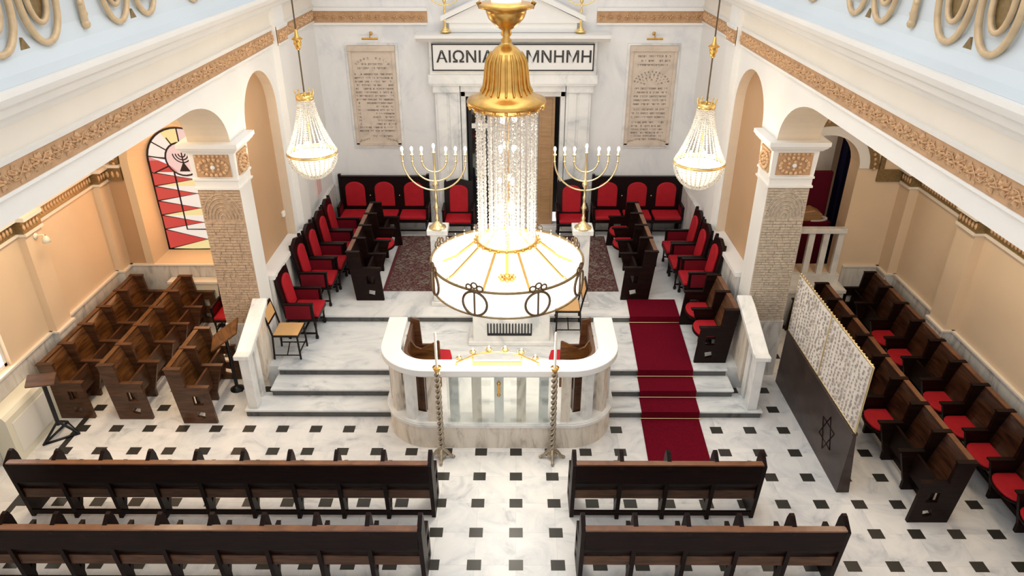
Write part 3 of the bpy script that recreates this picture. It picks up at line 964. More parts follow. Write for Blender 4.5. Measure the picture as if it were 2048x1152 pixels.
for a, b in arc(cxl - .03, 3.02, hwl + .37, .96, 180, 0, 34): m.ball((a, YE - .05, b), (.03, .02, .03), 5, 4)
for i in range(4): m.ball((WL + .08 + i * .09, YE - .05, 2.83), (.03, .02, .06), 5, 4)
tag(m.build('trim_14'), 'gilded archivolt over the stained glass window', 'frieze', kind='structure')

# window_1: stained glass
w1 = empty('window_1', (cxl, YE + .34, 1.24), 0, 'arched stained glass window with sunburst, candelabrum and red zigzags', 'window', kind='structure')
m = MB()
H = 2.31; yb = 0.0
def pane(mat, poly):
    m.mat(mat); m.prism(poly, .0, .012, 'xz')
# left column of red triangles on pale ground, heights from the sill up
zs = [0, .40, .68, .96, 1.24, 1.5]
L_, R_ = -hwl, hwl
for i in range(5):
    z0, z1 = zs[i], zs[i + 1]
    zm = (z0 + z1) / 2
    tip = .14
    pane('pane_red', [(L_, z0), (tip, zm), (L_, z1)])
    lo = [(L_, z0), (R_, z0), (tip, zm)]
    pane('pane_yellow' if i % 2 == 0 else 'pane_white', [(L_, z0), (.14, z0), (tip, zm)])
    pane('pane_white', [(tip, zm), (.14, z1), (L_, z1)])
    pane('pane_yellow' if i < 3 else 'pane_white', [(.14, z0), (R_, z0), (R_, z1), (.14, z1), (tip, zm)])
# upper part
cz = 1.74; rc = .30
pane('pane_red', [(L_, 1.5), (-.1, 1.5), (-.25, 1.62), (L_, 1.80)])
pane('pane_pink', arc(0, cz, rc, rc, 0, 345, 24))
ys = 1.71
outer_arc = arc(0, ys, hwl, .60, 180, 0, 18)
for i in range(18):
    a, b = outer_arc[i], outer_arc[i + 1]
    t0 = math.atan2(a[1] - cz, a[0]); t1 = math.atan2(b[1] - cz, b[0])
    q = [a, b, (rc * .98 * math.cos(t1), cz + rc * .98 * math.sin(t1)), (rc * .98 * math.cos(t0), cz + rc * .98 * math.sin(t0))]
    pane(('pane_white', 'pane_white', 'pane_yellow', 'pane_pink', 'pane_pink', 'pane_white')[i // 3 % 6], q[::-1])
pane('pane_white', [(.1, 1.5), (R_, 1.5), (R_, 1.72), (.28, 1.66)])
pane('pane_yellow', [(-.1, 1.5), (.1, 1.5), (.15, 1.52), (-.15, 1.52)])
m.build('glass', w1)
m = MB().mat('lead')
def ln(P, r=.011, closed=False): m.tube([(a, -.008, b) for a, b in P], r, 4, closed)
ln([(L_, 0), (R_, 0)] + outer_arc[::-1], .022, True)
for i in range(5):
    z0, z1 = zs[i], zs[i + 1]; zm = (z0 + z1) / 2
    ln([(L_, z0), (.14, zm), (L_, z1)], .010); ln([(.14, zm), (.14, z1)][0:1] + [(R_, zm - .13)], .010); ln([(.14, zm), (R_, zm + .13)], .010)
ln([(-.20, 1.5), (-.20, .40), (R_, .40)], .016)
ln([(L_, 1.80), (-rc, 1.75)], .012)
ln(arc(0, cz, rc, rc, 0, 345, 24), .016, True)
for k in range(9):
    a = math.radians(-25 + 28.7 * k)
    r2 = .44 if k % 2 else .62
    q = (r2 * math.cos(a), cz + r2 * math.sin(a))
    q = (max(L_, min(R_, q[0])), min(q[1], H - .02))
    ln([(rc * math.cos(a), cz + rc * math.sin(a)), q], .012)
for r in (.06, .11, .16): ln(arc(0, cz + .10, r, r, 180, 360, 12), .011)
ln([(0, cz + .12), (0, cz - .12)], .012)
m.prism([(-.09, cz - .22), (.09, cz - .22), (0, cz - .05)], -.018, 0, 'xz')
m.build('lead_lines', w1)
# daylight behind the far glass comes from the window itself
lamp('stained_window_glow', 'AREA', (cxl, YE + .30, 2.5), 22, (1, .50, .22), .9, (-PI / 2, 0, 0), 1.9)

# window_2: bright window on the left aisle wall
w2 = empty('window_2', (WL - .12, 7.71, 1.10), 0, 'bright daylit window low on the left aisle wall', 'window', kind='structure')
MB().mat('window_day').box(-.02, -.80, .01, 0, .80, 1.39).build('pane', w2)
m = MB().mat('paint_white').box(0, -.81, 0, .05, .81, .05).box(0, -.81, 1.35, .05, .81, 1.4).box(0, -.81, 0, .05, -.76, 1.4).box(0, .76, 0, .05, .81, 1.4).box(0, -.02, 0, .05, .02, 1.4)
m.build('window_frame', w2)

# end wall, right aisle, with arched opening to a dim side room
cxr, hwr = 5.30, .60
hole = [(cxr - hwr, .95), (cxr + hwr, .95)] + arc(cxr, 2.95, hwr, .58, 0, 180, 20)
m = MB().mat('paint_aisle')
plate(m, [(XR + TW, 0), (WR, 0), (WR, 4.8), (XR + TW, 4.8)], [hole], YE, YE + .35, lambda a, b, t: (a, t, b))
tag(m.build('wall_end_right'), 'cream end wall of the right aisle around the arched opening', 'wall', kind='structure')
m = MB().mat('gold_dark')
arch_b = arc(cxr, 2.95, hwr + .32, .90, 180, 0, 20) + arc(cxr, 2.95, hwr + .17, .74, 0, 180, 20)
m.prism(arch_b, YE - .05, YE, 'xz')
m.box(cxr + hwr + .34, YE - .05, 2.72, WR - .19, YE, 2.93)
m.box(cxr + hwr + .34, YE - .05, 2.93, cxr + hwr + .42, YE, 3.4)
m.mat('plaster_gold')
for a, b in arc(cxr, 2.95, hwr + .245, .82, 180, 0, 30): m.ball((a, YE - .05, b), (.03, .02, .03), 5, 4)
m.mat('paint_white').prism(arc(cxr, 2.95, hwr + .17, .74, 180, 0, 20) + arc(cxr, 2.95, hwr, .58, 0, 180, 20), YE - .03, YE, 'xz')
tag(m.build('trim_15'), 'gilded archivolt over the arched opening of the right aisle', 'frieze', kind='structure')
m = MB().mat('paint_aisle')
m.box(4.2, YE + 2.6, 0, 7.4, YE + 2.7, 4.2).box(4.2, YE + .36, 0, 4.3, YE + 2.6, 4.2).box(7.3, YE + .36, 0, 7.4, YE + 2.6, 4.2).box(4.2, YE + .36, 4.1, 7.4, YE + 2.7, 4.2)
tag(m.build('wall_side_room'), 'dim walls of the side room beyond the right aisle opening', 'wall', kind='structure')
m = MB().mat('marble_white').box(4.30, YE - .34, 0, 6.0, YE, .74).box(4.30, YE - .38, .70, 6.02, YE, .76)
m.box(4.30, YE - .12, .76, 5.95, YE - .0, .95)
tag(m.build('trim_16'), 'white marble step below the small balustrade of the right aisle', 'step', kind='structure')
bl = empty('small_balustrade', (cxr, YE - .06, .95), 0, 'small white balustrade closing the arched opening of the right aisle', 'balustrade')
MB().mat('marble_white').box(-.62, -.07, .82, .62, .07, .91).build('rail', bl, bevel=.008)
for x in (-.5, -.24, .02, .28, .54):
    MB().mat('marble_white').box(x - .055, -.035, .0, x + .055, .035, .82).build('baluster', bl, bevel=.006)
m = MB().mat('curtain_navy')
P = [(i / 30 * .75, .035 * math.sin(i * 1.25)) for i in range(31)]
m.prism(P + [(a, b + .02) for a, b in P[::-1]], 0, 3.7, 'xy')
tag(m.build('side_room_curtain', loc=(6.12, YE + 1.25, .05)), 'dark navy curtain in the side room beyond the right arch', 'curtain')
tb = empty('covered_table', (5.42, YE + 1.0, .0), 0, 'table under a maroon cloth in the side room', 'table')
m = MB().mat('curtain_maroon').box(-.62, -.22, .0, .60, .22, 1.62)
m.build('cloth', tb, bevel=.03)
m = MB().mat('curtain_maroon').box(-.62, .12, 1.62, .60, .22, 2.50)
m.build('backdrop_panel', tb, bevel=.02)
m = MB().mat('wood_tan').prism([(-.22, 0), (.2, 0), (.22, .14), (.05, .22), (-.22, .18)], -.15, .15, 'xz')
tag(m.build('book_cushion', loc=(5.62, YE + .95, 1.623), bevel=.02), 'tan cushion lying on the maroon covered table', 'cushion')
m = MB().mat('cloth_lace')
P = arc(0, 0, .27, .14, 250, 400, 14) + arc(0, 0, .22, .10, 400, 250, 14)
m.prism(P, 0, .03, 'xy')
tag(m.build('white_cloth_band', loc=(5.72, YE + .93, 1.622)), 'white cloth band curled round the tan cushion', 'cloth')
m = MB().mat('marble_white').box(-.16, -.16, 0, .16, .16, 3.9).box(-.2, -.2, 0, .2, .2, .2)
tag(m.build('trim_17', loc=(6.0, YE + 1.75, .05)), 'pale column in the side room beyond the right arch', 'column', kind='structure')
lamp('side_room_lamp', 'POINT', (4.9, YE + .6, 3.6), 12, (1, .8, .6), .1)

# ------------------------------------------------------------------ stair balustrades
for sg, word in ((-1, 'left'), (1, 'right')):
    x = -4.0 if sg < 0 else 3.62
    e = empty('stair_balustrade', (x, Y1, Z1), 0, 'sloping white marble balustrade at the %s end of the steps' % word, 'balustrade', 'stair balustrades')
    hw = .085
    pn = PIER[sg][0] - Y1
    k = 1.0
    m = MB().mat('marble_white')
    # end post and sloping cap
    m.box(-.075, .02, 0, .075, .20, .93)
    m.build('end_post', e, bevel=.008)
    m = MB().mat('marble_white')
    m.prism([(-.05, .92), (.10, .92), (.95, 1.24), (pn, 1.30), (pn, 1.38), (.93, 1.32), (.08, 1.0), (-.05, 1.0)], -.115, .115, 'yz')
    m.build('cap_rail', e, bevel=.01)
    m = MB().mat('marble_bimah')
    m.prism([(.60, .12), (pn, .26), (pn, 1.30), (.95, 1.23), (.60, 1.09)], -.05, .05, 'yz')
    m.build('side_slab', e)
    m = MB().mat('marble_white')
    m.box(-.06, .32, .0, .06, .46, 1.02)
    m.build('baluster', e, bevel=.006)

# ------------------------------------------------------------------ bimah
bc = (-.22, 8.02)          # centre of the front
def bimah_path(off, ytop, n=12):
    hw = 1.68 - off; r = .68 - off; y0 = off
    P = [(-hw, ytop)]
    P += arc(-hw + r, y0 + r, r, r, 180, 270, n)
    P += arc(hw - r, y0 + r, r, r, 270, 360, n)
    P += [(hw, ytop)]
    return P
bm_ = empty('bimah', (bc[0], bc[1], 0), 0, 'curved white marble reading platform with balustrade in front of the steps', 'bimah')
def band(m, o0, o1, z0, z1, ytop=1.42):
    A = bimah_path(o0, ytop); B = bimah_path(o1, ytop)
    n = len(A)
    vs = [(x, y, z0) for x, y in A] + [(x, y, z0) for x, y in B] + [(x, y, z1) for x, y in A] + [(x, y, z1) for x, y in B]
    fs = []
    for i in range(n - 1):
        fs += [(i, i + 1, i + 1 + 2 * n, i + 2 * n), (i + n, i + 3 * n, i + 1 + 3 * n, i + 1 + n), (i + 2 * n, i + 1 + 2 * n, i + 1 + 3 * n, i + 3 * n), (i, i + n, i + 1 + n, i + 1)]
    fs += [(0, 2 * n, 3 * n, n), (n - 1, 2 * n - 1, 4 * n - 1, 3 * n - 1)]
    m.add(vs, fs)
m = MB().mat('marble_bimah'); band(m, .03, .28, 0, .39, 1.30); m.build('base_wall', bm_)
m = MB().mat('marble_white'); band(m, -.0, .28, .39, .435, 1.34); band(m, .015, .28, .435, .45, 1.34); m.build('moulding', bm_)
m = MB().mat('marble_white')
P = bimah_path(.28, 1.48)
m.prism(P, .02, .40, 'xy')
m.build('platform_floor', bm_)
m = MB().mat('paint_white'); band(m, -.02, .26, 1.28, 1.38); band(m, .02, .22, 1.24, 1.28); m.build('cap_rail', bm_, bevel=.008)
# balusters
path = bimah_path(.12, 1.36, 16)
def walk(path, d):
    for i in range(len(path) - 1):
        a, b = path[i], path[i + 1]; L = math.dist(a, b)
        if d <= L: 
            t = d / L; return (a[0] + (b[0] - a[0]) * t, a[1] + (b[1] - a[1]) * t, math.atan2(b[1] - a[1], b[0] - a[0]))
        d -= L
    return (*path[-1], 0)
tot = sum(math.dist(path[i], path[i + 1]) for i in range(len(path) - 1))
nb = 17
for i in range(nb):
    d_ = .06 + (tot - .12) * i / (nb - 1)
    x, y, a = walk(path, d_)
    M = Matrix.Translation((x, y, 0)) @ Matrix.Rotation(a, 4, 'Z')
    m = MB().mat('marble_bimah' if i % 2 else 'marble_white').box(-.065, -.055, .43, .065, .055, 1.25, M)
    m.build('baluster', bm_)
m = MB().mat('clear_glass').box(-.72, .03, .46, .72, .042, 1.24)
m.build('glass_panel', bm_)
m = MB().mat('brass').box(-.02, .015, .98, .02, .03, 1.14).ball((0, .02, .95), .025, 8, 5).ball((0, .02, 1.14), .03, 8, 5)
m.build('keyhole_emblem', bm_)

# crown-shaped lamp rail on the bimah
e = empty('lamp_arch', (-.24, 8.14, 1.38), 0, 'low golden arch with six small lamp cups on the front of the bimah rail', 'lamp rail')
m = MB().mat('gold')
P = [(-.56, 0, .04), (-.40, 0, .12), (-.33, 0, .16), (-.2, 0, .20), (0, 0, .21), (.2, 0, .20), (.33, 0, .16), (.40, 0, .12), (.56, 0, .04)]
m.tube(P, .013, 6)
m.box(-.33, -.012, .0, .33, .012, .055)
m.tube([(-.33, 0, 0), (-.33, 0, .17)], .012, 6); m.tube([(.33, 0, 0), (.33, 0, .17)], .012, 6)
m.tube([(-.56, 0, 0), (-.56, 0, .05)], .010, 6); m.tube([(.56, 0, 0), (.56, 0, .05)], .010, 6)
m.build('frame', e)
for x, z in ((-.52, .07), (-.33, .17), (-.11, .21), (.11, .21), (.33, .17), (.52, .07)):
    m = MB().mat('gold').lathe([(.006, 0), (.012, .02), (.034, .05), (.036, .06), (0, .05)], 10, (x, 0, z))
    for s in (-1, 1): m.tube([(x, 0, z + .01), (x + s * .035, 0, z + .02), (x + s * .045, 0, z + .06)], .006, 5)
    m.mat('candle_wax').lathe([(.012, .04), (.012, .10), (0, .10)], 8, (x, 0, z))
    m.build('lamp_cup', e)

# spiral candle stands
def spiral_stand():
    e = empty('candle_stand', (0, 0, 0), 0, '', 'candle stand', 'twisted candle stands')
    m = MB().mat('pewter')
    for k in range(2):
        P = [(.024 * math.cos(t * .55 + k * PI), .024 * math.sin(t * .55 + k * PI), .16 + t * .0158) for t in range(84)]
        m.tube(P, .022, 6)
    m.build('twisted_shaft', e)
    m = MB().mat('pewter')
    for k in range(4):
        a = PI / 2 * k + PI / 4 * 0
        c, s_ = math.cos(a), math.sin(a)
        m.tube([(0, 0, .17), (.07 * c, .07 * s_, .12), (.12 * c, .12 * s_, .05), (.16 * c, .16 * s_, .03)], [.028, .03, .024, .02], 6)
        m.ball((.165 * c, .165 * s_, .026), .026, 6, 4)
    m.lathe([(0, .04), (.07, .05), (.08, .09), (.03, .15), (0, .18)], 10)
    m.build('foot', e)
    m = MB().mat('brass').lathe([(0, 1.47), (.03, 1.48), (.055, 1.53), (.06, 1.55), (.02, 1.55), (0, 1.55)], 12)
    m.build('cup', e)
    m = MB().mat('candle_wax').lathe([(.018, 1.54), (.017, 2.08), (.004, 2.10), (0, 2.10)], 10)
    m.build('candle', e, label='tall white candle')
    return e
s1 = spiral_stand(); s1.location = (-1.03, 7.84, 0); s1['label'] = 'tall twisted metal candle stand at the left front of the bimah'
dup(s1, (.53, 7.84, 0), 0, 'tall twisted metal candle stand at the right front of the bimah')

# reading table under the chandelier
t = empty('reading_table', (-.08, 10.42, Z3), 0, 'white marble table beneath the chandelier behind the bimah', 'table')
m = MB().mat('marble_white').box(-.62, -.22, 0, .66, .22, .62)
m.build('body', t, bevel=.01)
MB().mat('marble_white').box(-.70, -.27, .62, .74, .27, .70).build('top_slab', t, bevel=.012)
m = MB().mat('black_metal').box(-.38, -.25, .20, .36, -.22, .23)
for i in range(15): m.box(-.38 + i * .0515, -.245, .23, -.38 + i * .0515 + .022, -.22, .42)
m.build('grille', t, label='small black comb-like grille')
MB().mat('marble_white').box(-.70, -.26, 0, .74, .26, .08).build('plinth', t, bevel=.01)

# ------------------------------------------------------------------ carpets
m = MB().mat('rug').box(-2.24, -1.32, 0, 2.20, 1.22, .012)
m.build('patterned_rug', loc=(-.25, 13.18, Z4 + .0005))
tag(bpy.data.objects['patterned_rug'], 'large dark red patterned rug on the upper platform before the ark', 'rug')
rn = empty('carpet_runner', (0, 0, 0), 0, 'long crimson carpet runner climbing the steps right of the bimah', 'carpet')
prof = [(7.72, 0), (Y1 - .035, 0), (Y1 - .035, Z1), (Y2 - .035, Z1), (Y2 - .035, Z2), (Y3 - .035, Z2), (Y3 - .035, Z3), (Y4 - .035, Z3), (Y4 - .035, Z4), (11.54, Z4)]
def rx(y): return 1.885 + (y - 7.72) * .045
th = .014
lo, hi = prof, []
for i, (y, z) in enumerate(prof):
    hi.append((y - (th if 0 < i < len(prof) - 1 else 0), z + th))
m = MB().mat('red_carpet')
vs = []
for (y, z), (y2, z2) in zip(lo, hi):
    vs += [(rx(y), y, z + .001), (rx(y) + .88, y, z + .001), (rx(y2) + .88, y2, z2), (rx(y2), y2, z2)]
fs = []
for i in range(len(prof) - 1):
    o, q = 4 * i, 4 * i + 4
    fs += [(o + 3, o + 2, q + 2, q + 3), (o, o + 3, q + 3, q), (o + 2, o + 1, q + 1, q + 2), (o + 1, o, q, q + 1)]
fs += [(0, 1, 2, 3), (4 * len(prof) - 1, 4 * len(prof) - 2, 4 * len(prof) - 3, 4 * len(prof) - 4)]
m.add(vs, fs)
m.build('runner', rn)
for y, z in ((Y1, 0), (Y2, Z1), (Y3, Z2), (Y4, Z3)):
    MB().mat('gold_pale').tube([(rx(y) - .02, y - .06, z + .03), (rx(y) + .90, y - .06, z + .03)], .009, 6).build('carpet_rod', rn, label='thin metal rod holding the carpet')

# ------------------------------------------------------------------ pews
PITCH = .575
def pew(n, label, wood1='wood_pew', panelw='wood_pew_panel', down=(), group=None, pitch=PITCH, depth=1.0, apron=True, holes=True, caps=True):
    e = empty('pew', (0, 0, 0), 0, label, 'pew', group)
    def prof():
        return [(.05, 0), (.56, 0), (.51, .64), (.21, .64), (.18, .97), (-.05, .97)] if caps else [(.05, 0), (.50, 0), (.45, .60), (.22, .60), (.175, .95), (.14, 1.045), (.10, 1.04), (-.05, .94)]
    for i in range(n + 1):
        x = i * pitch
        end = i in (0, n)
        t = .025
        m = MB().mat(wood1)
        if end and holes:
            hs = [[(.27, .34), (.42, .34), (.42, .50), (.27, .50)], [(.28, .12), (.39, .09), (.41, .20), (.30, .22)]]
            plate(m, prof(), hs, x - t, x + t, lambda a, b, tt: (tt, a, b))
        else:
            # inner divider: open between the feet
            if caps:
                P = [(.04, .40), (.14, .13), (.13, 0), (.36, 0), (.36, .13)] + prof()[2:]; hl = [(.17, .36), (.33, .36), (.25, .20)]
            else:
                P = [(.03, .10), (.02, 0), (.17, 0), (.17, .08)] + prof()[2:]; hl = [(.10, .36), (.28, .36), (.13, .17)]
            plate(m, P, [hl], x - t, x + t, lambda a, b, tt: (tt, a, b))
        if caps: m.box(x - .036, .19, .64, x + .036, .54, .665)
        if caps: m.box(x - .036, -.06, .965, x + .036, .19, .985)
        m.build('side_panel', e)
    for i in range(n):
        x0, x1 = i * pitch + .026, (i + 1) * pitch - .026
        # curved seat back
        m = MB().mat(panelw)
        K = 8
        front = []; back = []
        for k in range(K + 1):
            u = k / K; x = x0 + (x1 - x0) * u
            bow = .035 * (1 - (2 * u - 1) ** 2)
            front.append((x, bow)); 
        vs = []
        for x, bow in front: vs += [(x, .015 - bow * .2, .95), (x, .085 - bow, .70), (x, .175 - bow, .36), (x, .155, .36), (x, .0, .70), (x, -.02, .95)]
        fs = []
        for k in range(K):
            o, q = 6 * k, 6 * k + 6
            for j in range(5): fs.append((o + j, o + j + 1, q + j + 1, q + j))
            fs.append((o + 5, o, q, q + 5))
        m.add(vs, fs, True)
        m.build('seat_back', e)
        # seat
        if i in down:
            m = MB().mat(wood1)
            P = [(x0 + .01, .14), (x1 - .01, .14), (x1 - .01, .40)] + arc((x0 + x1) / 2, .40, (x1 - x0) / 2 - .01, .16, 0, 180, 10)[1:]
            m.prism(P, .41, .435, 'xy')
            s = m.build('seat', e, label='seat folded down')
            m = MB().mat('red_velvet')
            P = [(x0 + .02, .15), (x1 - .02, .15), (x1 - .02, .40)] + arc((x0 + x1) / 2, .40, (x1 - x0) / 2 - .02, .145, 0, 180, 10)[1:]
            m.prism(P, .436, .475, 'xy')
            m.build('cushion', s, bevel=.014, label='red cushion')
        else:
            m = MB().mat(wood1)
            M = Matrix.Translation((0, .31, .30)) @ Matrix.Rotation(.06, 4, 'X')
            m.box(x0 + .01, 0, 0, x1 - .01, .035, .335, M)
            m.mat('wood_pew_dark').box(x0 + .02, -.025, .02, x1 - .02, 0, .31, M)
            m.build('seat', e, label='seat folded up')
    # continuous rear boards
    m = MB().mat(wood1)
    m.box(.026, -.045, .66, n * pitch - .026, -.025, .955)
    m.build('rear_panel', e)
    m = MB().mat('wood_rail' if wood1 == 'wood_pew_dark' else panelw).box(.02, -.055, .955, n * pitch - .02, .02, .975)
    m.build('top_rail', e)
    m = MB().mat('wood_pew_dark')
    m.prism([(-.02, .64), (.0, .66), (.10, .46), (.08, .44)], .026, n * pitch - .026, 'yz')
    m.mat('wood_pew').box(.026, .03, .35, n * pitch - .026, .05, .49)
    m.build('book_shelf', e)
    m = MB().mat(wood1)
    if caps: m.box(.026, .20, .05, n * pitch - .026, .23, .13)
    else: m.box(.026, .03, .06, n * pitch - .026, .055, .13)
    m.build('foot_bar', e)
    return e

# left aisle rows face the hall (+X): local x runs towards the camera
g = 'pews in the left aisle'
def place(p, loc, rz): p.location = loc; p.rotation_euler = (0, 0, rz); return p
place(pew(5, 'brown wooden pew of folding seats against the left aisle wall', group=g), (-6.98, 11.60, 0), -PI / 2)
place(pew(5, 'brown wooden pew of folding seats, middle row of the left aisle', group=g), (-6.08, 11.58, 0), -PI / 2)
place(pew(2, 'short two-seat wooden pew nearest the steps in the left aisle', group=g), (-5.06, 9.76, 0), -PI / 2)
# right aisle rows face the hall (-X): local x runs away from the camera
g = 'pews in the right aisle'
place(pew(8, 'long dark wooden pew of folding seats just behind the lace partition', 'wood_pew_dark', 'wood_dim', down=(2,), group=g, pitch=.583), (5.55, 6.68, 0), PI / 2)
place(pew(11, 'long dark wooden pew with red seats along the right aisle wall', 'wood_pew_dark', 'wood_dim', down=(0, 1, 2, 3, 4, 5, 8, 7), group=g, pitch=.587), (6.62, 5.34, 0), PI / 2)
# rows in the hall seen from behind, facing the ark (+Y)
g = 'pews facing the ark'
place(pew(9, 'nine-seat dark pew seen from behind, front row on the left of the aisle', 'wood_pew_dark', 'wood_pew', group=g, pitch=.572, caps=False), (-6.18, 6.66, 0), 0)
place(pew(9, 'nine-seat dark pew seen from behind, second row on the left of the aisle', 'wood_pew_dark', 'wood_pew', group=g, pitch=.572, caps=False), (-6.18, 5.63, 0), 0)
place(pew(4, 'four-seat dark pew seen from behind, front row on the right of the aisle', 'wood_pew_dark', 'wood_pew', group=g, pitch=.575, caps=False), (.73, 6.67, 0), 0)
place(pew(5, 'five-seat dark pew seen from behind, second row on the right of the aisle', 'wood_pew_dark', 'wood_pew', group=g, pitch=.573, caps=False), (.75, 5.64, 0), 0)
# short pews on the platforms
g = 'pews on the ark platform'
place(pew(4, 'dark four-seat pew left of the rug, its end panel towards the steps', 'wood_pew_dark', 'wood_pew_dark', group=g, pitch=.60, down=(1,)), (-2.96, 13.92, Z4), -PI / 2)
place(pew(4, 'dark four-seat pew right of the rug, its end panel at the runner', 'wood_pew_dark', 'wood_pew_dark', group=g, pitch=.60, down=(2, 3)), (2.50, 11.56, Z4), PI / 2)
place(pew(2, 'two-seat pew with both red seats down beside the right stair balustrade', 'wood_pew_dark', 'wood_pew', down=(0, 1), group=g, pitch=.60), (3.46, 9.70, Z3), PI / 2)

# curved corner seats inside the bimah
def corner_seat(sg, label):
    e = empty('corner_bench', (bc[0], bc[1], .40), 0, label, 'bench', 'corner benches inside the bimah')
    hw = 1.68 - .30; r = .68 - .30
    def P(off, a0, a1, n=12):
        rr = r - off
        pts = []
        for i in range(n + 1):
            a = math.radians(a0 + (a1 - a0) * i / n)
            pts.append((sg * (hw - r) + sg * rr * math.cos(a), .30 + r - rr * math.sin(a) ))
        return pts
    def wall(m, o0, o1, z0, z1, yend):
        A = [(sg * (hw - o0), yend)] + P(o0, 0, 80); B = [(sg * (hw - o1), yend)] + P(o1, 0, 80)
        n = len(A)
        vs = [(x, y, z0) for x, y in A] + [(x, y, z0) for x, y in B] + [(x, y, z1) for x, y in A] + [(x, y, z1) for x, y in B]
        fs = []
        for i in range(n - 1):
            fs += [(i, i + 1, i + 1 + 2 * n, i + 2 * n), (i + n, i + 3 * n, i + 1 + 3 * n, i + 1 + n), (i + 2 * n, i + 1 + 2 * n, i + 1 + 3 * n, i + 3 * n)]
        fs += [(0, 2 * n, 3 * n, n), (n - 1, 2 * n - 1, 4 * n - 1, 3 * n - 1)]
        m.add(vs, fs)
    m = MB().mat('wood_pew'); wall(m, .0, .05, 0, .90, 1.38); m.build('backrest', e)
    m = MB().mat('wood_pew_panel')
    m.prism([(sg * hw, 0), (sg * hw, .92), (sg * (hw - .12), .72), (sg * (hw - .20), .68), (sg * (hw - .46), .82), (sg * (hw - .48), .80), (sg * (hw - .48), 0)], .97, 1.01, 'xz')
    m.build('side_panel', e)
    m = MB().mat('wood_pew')
    m.prism([(sg * hw, 0), (sg * hw, .98), (sg * (hw - .14), .94), (sg * (hw - .16), .50), (sg * (hw - .40), .50), (sg * (hw - .40), 0)], 1.38, 1.42, 'xz')
    m.build('side_panel', e)
    m = MB().mat('wood_pew_dark'); wall(m, .05, .34, .02, .38, .86); m.build('seat_box', e)
    m = MB().mat('red_velvet')
    m.prism([(sg * (hw - .10), 1.03), (sg * (hw - .60), 1.03), (sg * (hw - .64), 1.12), (sg * (hw - .60), 1.30), (sg * (hw - .10), 1.36)], .385, .47, 'xy')
    m.build('cushion', e, bevel=.015)
    return e
corner_seat(-1, 'curved brown wooden bench in the left corner of the bimah')
corner_seat(1, 'curved brown wooden bench in the right corner of the bimah')

# ------------------------------------------------------------------ armchairs
def pad(m, cx, z0, z1, hw, y, th, M=None):
    """upholstered pad with an arched top, front face towards +y"""
    n = 12
    P = [(cx - hw, z0), (cx + hw, z0)] + arc(cx, z1 - hw * .75, hw, hw * .75, 0, 180, n)
    m.prism(P, y, y + th, 'xz', M)
def armchair():
    e = empty('armchair', (0, 0, 0), 0, '', 'armchair', 'red upholstered high-backed armchairs')
    w = .29; W = 'wood_black'
    # back frame with pointed ears; chair faces +y, centre at x=0
    m = MB().mat(W)
    M = Matrix.Translation((0, .03, .40)) @ Matrix.Rotation(.14, 4, 'X')
    m.prism([(-w, 0), (w, 0), (w, .74), (w - .02, .82), (w - .05, .76), (.12, .80), (0, .83), (-.12, .80), (-w + .05, .76), (-w + .02, .82), (-w, .74)], -.035, .03, 'xz', M)
    m.build('backrest', e, bevel=.008)
    m = MB().mat('red_velvet'); pad(m, 0, .10, .70, .185, .03, .045, M)
    m.build('back_cushion', e, bevel=.018)
    m = MB().mat(W).box(-w, .02, .34, w, .54, .40)
    m.build('seat_frame', e, bevel=.006)
    m = MB().mat('red_velvet').box(-w + .03, .06, .40, w - .03, .55, .48)
    m.build('seat', e, bevel=.03)
    for s in (-1, 1):
        m = MB().mat(W).box(s * w - .028, .0, .66, s * w + .028, .50, .70).box(s * w - .022, .44, .38, s * w + .022, .49, .67)
        a = m.build('arm', e, bevel=.007)
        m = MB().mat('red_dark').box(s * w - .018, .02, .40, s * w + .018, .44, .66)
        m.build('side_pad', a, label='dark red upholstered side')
    for s in (-1, 1):
        for y in (.02, .48):
            m = MB().mat(W)
            m.lathe([(0, 0), (.026, 0), (.030, .04), (.018, .08), (.016, .2), (.026, .28), (.026, .35), (0, .35)], 8, (s * (w - .02), y, 0))
            m.build('leg', e)
    m = MB().mat(W)
    for s in (-1, 1): m.box(s * (w - .02) - .012, .02, .09, s * (w - .02) + .012, .48, .115)
    m.box(-w + .02, .24, .09, w - .02, .265, .115)
    m.build('stretcher', e)
    return e
ac = armchair()
spots = [(-3.86, 10.66, Z3, -PI / 2, 'on the lower platform beside the cane chair'),
         (-3.82, 11.56, Z4, -PI / 2, 'nearest the step edge, left wall'),
         (-3.78, 12.20, Z4, -PI / 2, 'second back from the step edge, left wall'),
         (-3.74, 12.84, Z4, -PI / 2, 'third back from the step edge, left wall'),
         (-3.74, 13.48, Z4, -PI / 2, 'in the far left corner beside the wall bench'),
         (3.56, 11.58, Z4, PI / 2, 'nearest the steps on the upper platform, right wall'),
         (3.50, 12.24, Z4, PI / 2, 'middle one of three along the right wall'),
         (3.50, 12.90, Z4, PI / 2, 'farthest of three along the right wall')]
for i, (x, y, z, rz, w) in enumerate(spots):
    lab = 'red upholstered armchair with black frame, ' + w
    if i == 0: place(ac, (x, y, z), rz)['label'] = lab
    else: dup(ac, (x, y, z), rz, lab)
place(dup(ac, (-1.22, YB - .32, Z4), 0, 'red high-backed armchair just left of the ark doorway'), (-1.22, YB - .34, Z4 + .0135), PI).scale = (1.08, .9, 1)
place(dup(ac, (1.22, YB - .32, Z4), 0, 'red high-backed armchair just right of the ark doorway'), (1.22, YB - .34, Z4 + .0135), PI).scale = (1.08, .9, 1)
ra = dup(ac, (-5.45, 11.30, 0), 0, 'red armchair standing behind the pews at the end of the left aisle')
ra.rotation_euler = (0, 0, PI); ra.location = (-5.20, 11.58, 0); ra.scale = (.9, .9, .8)

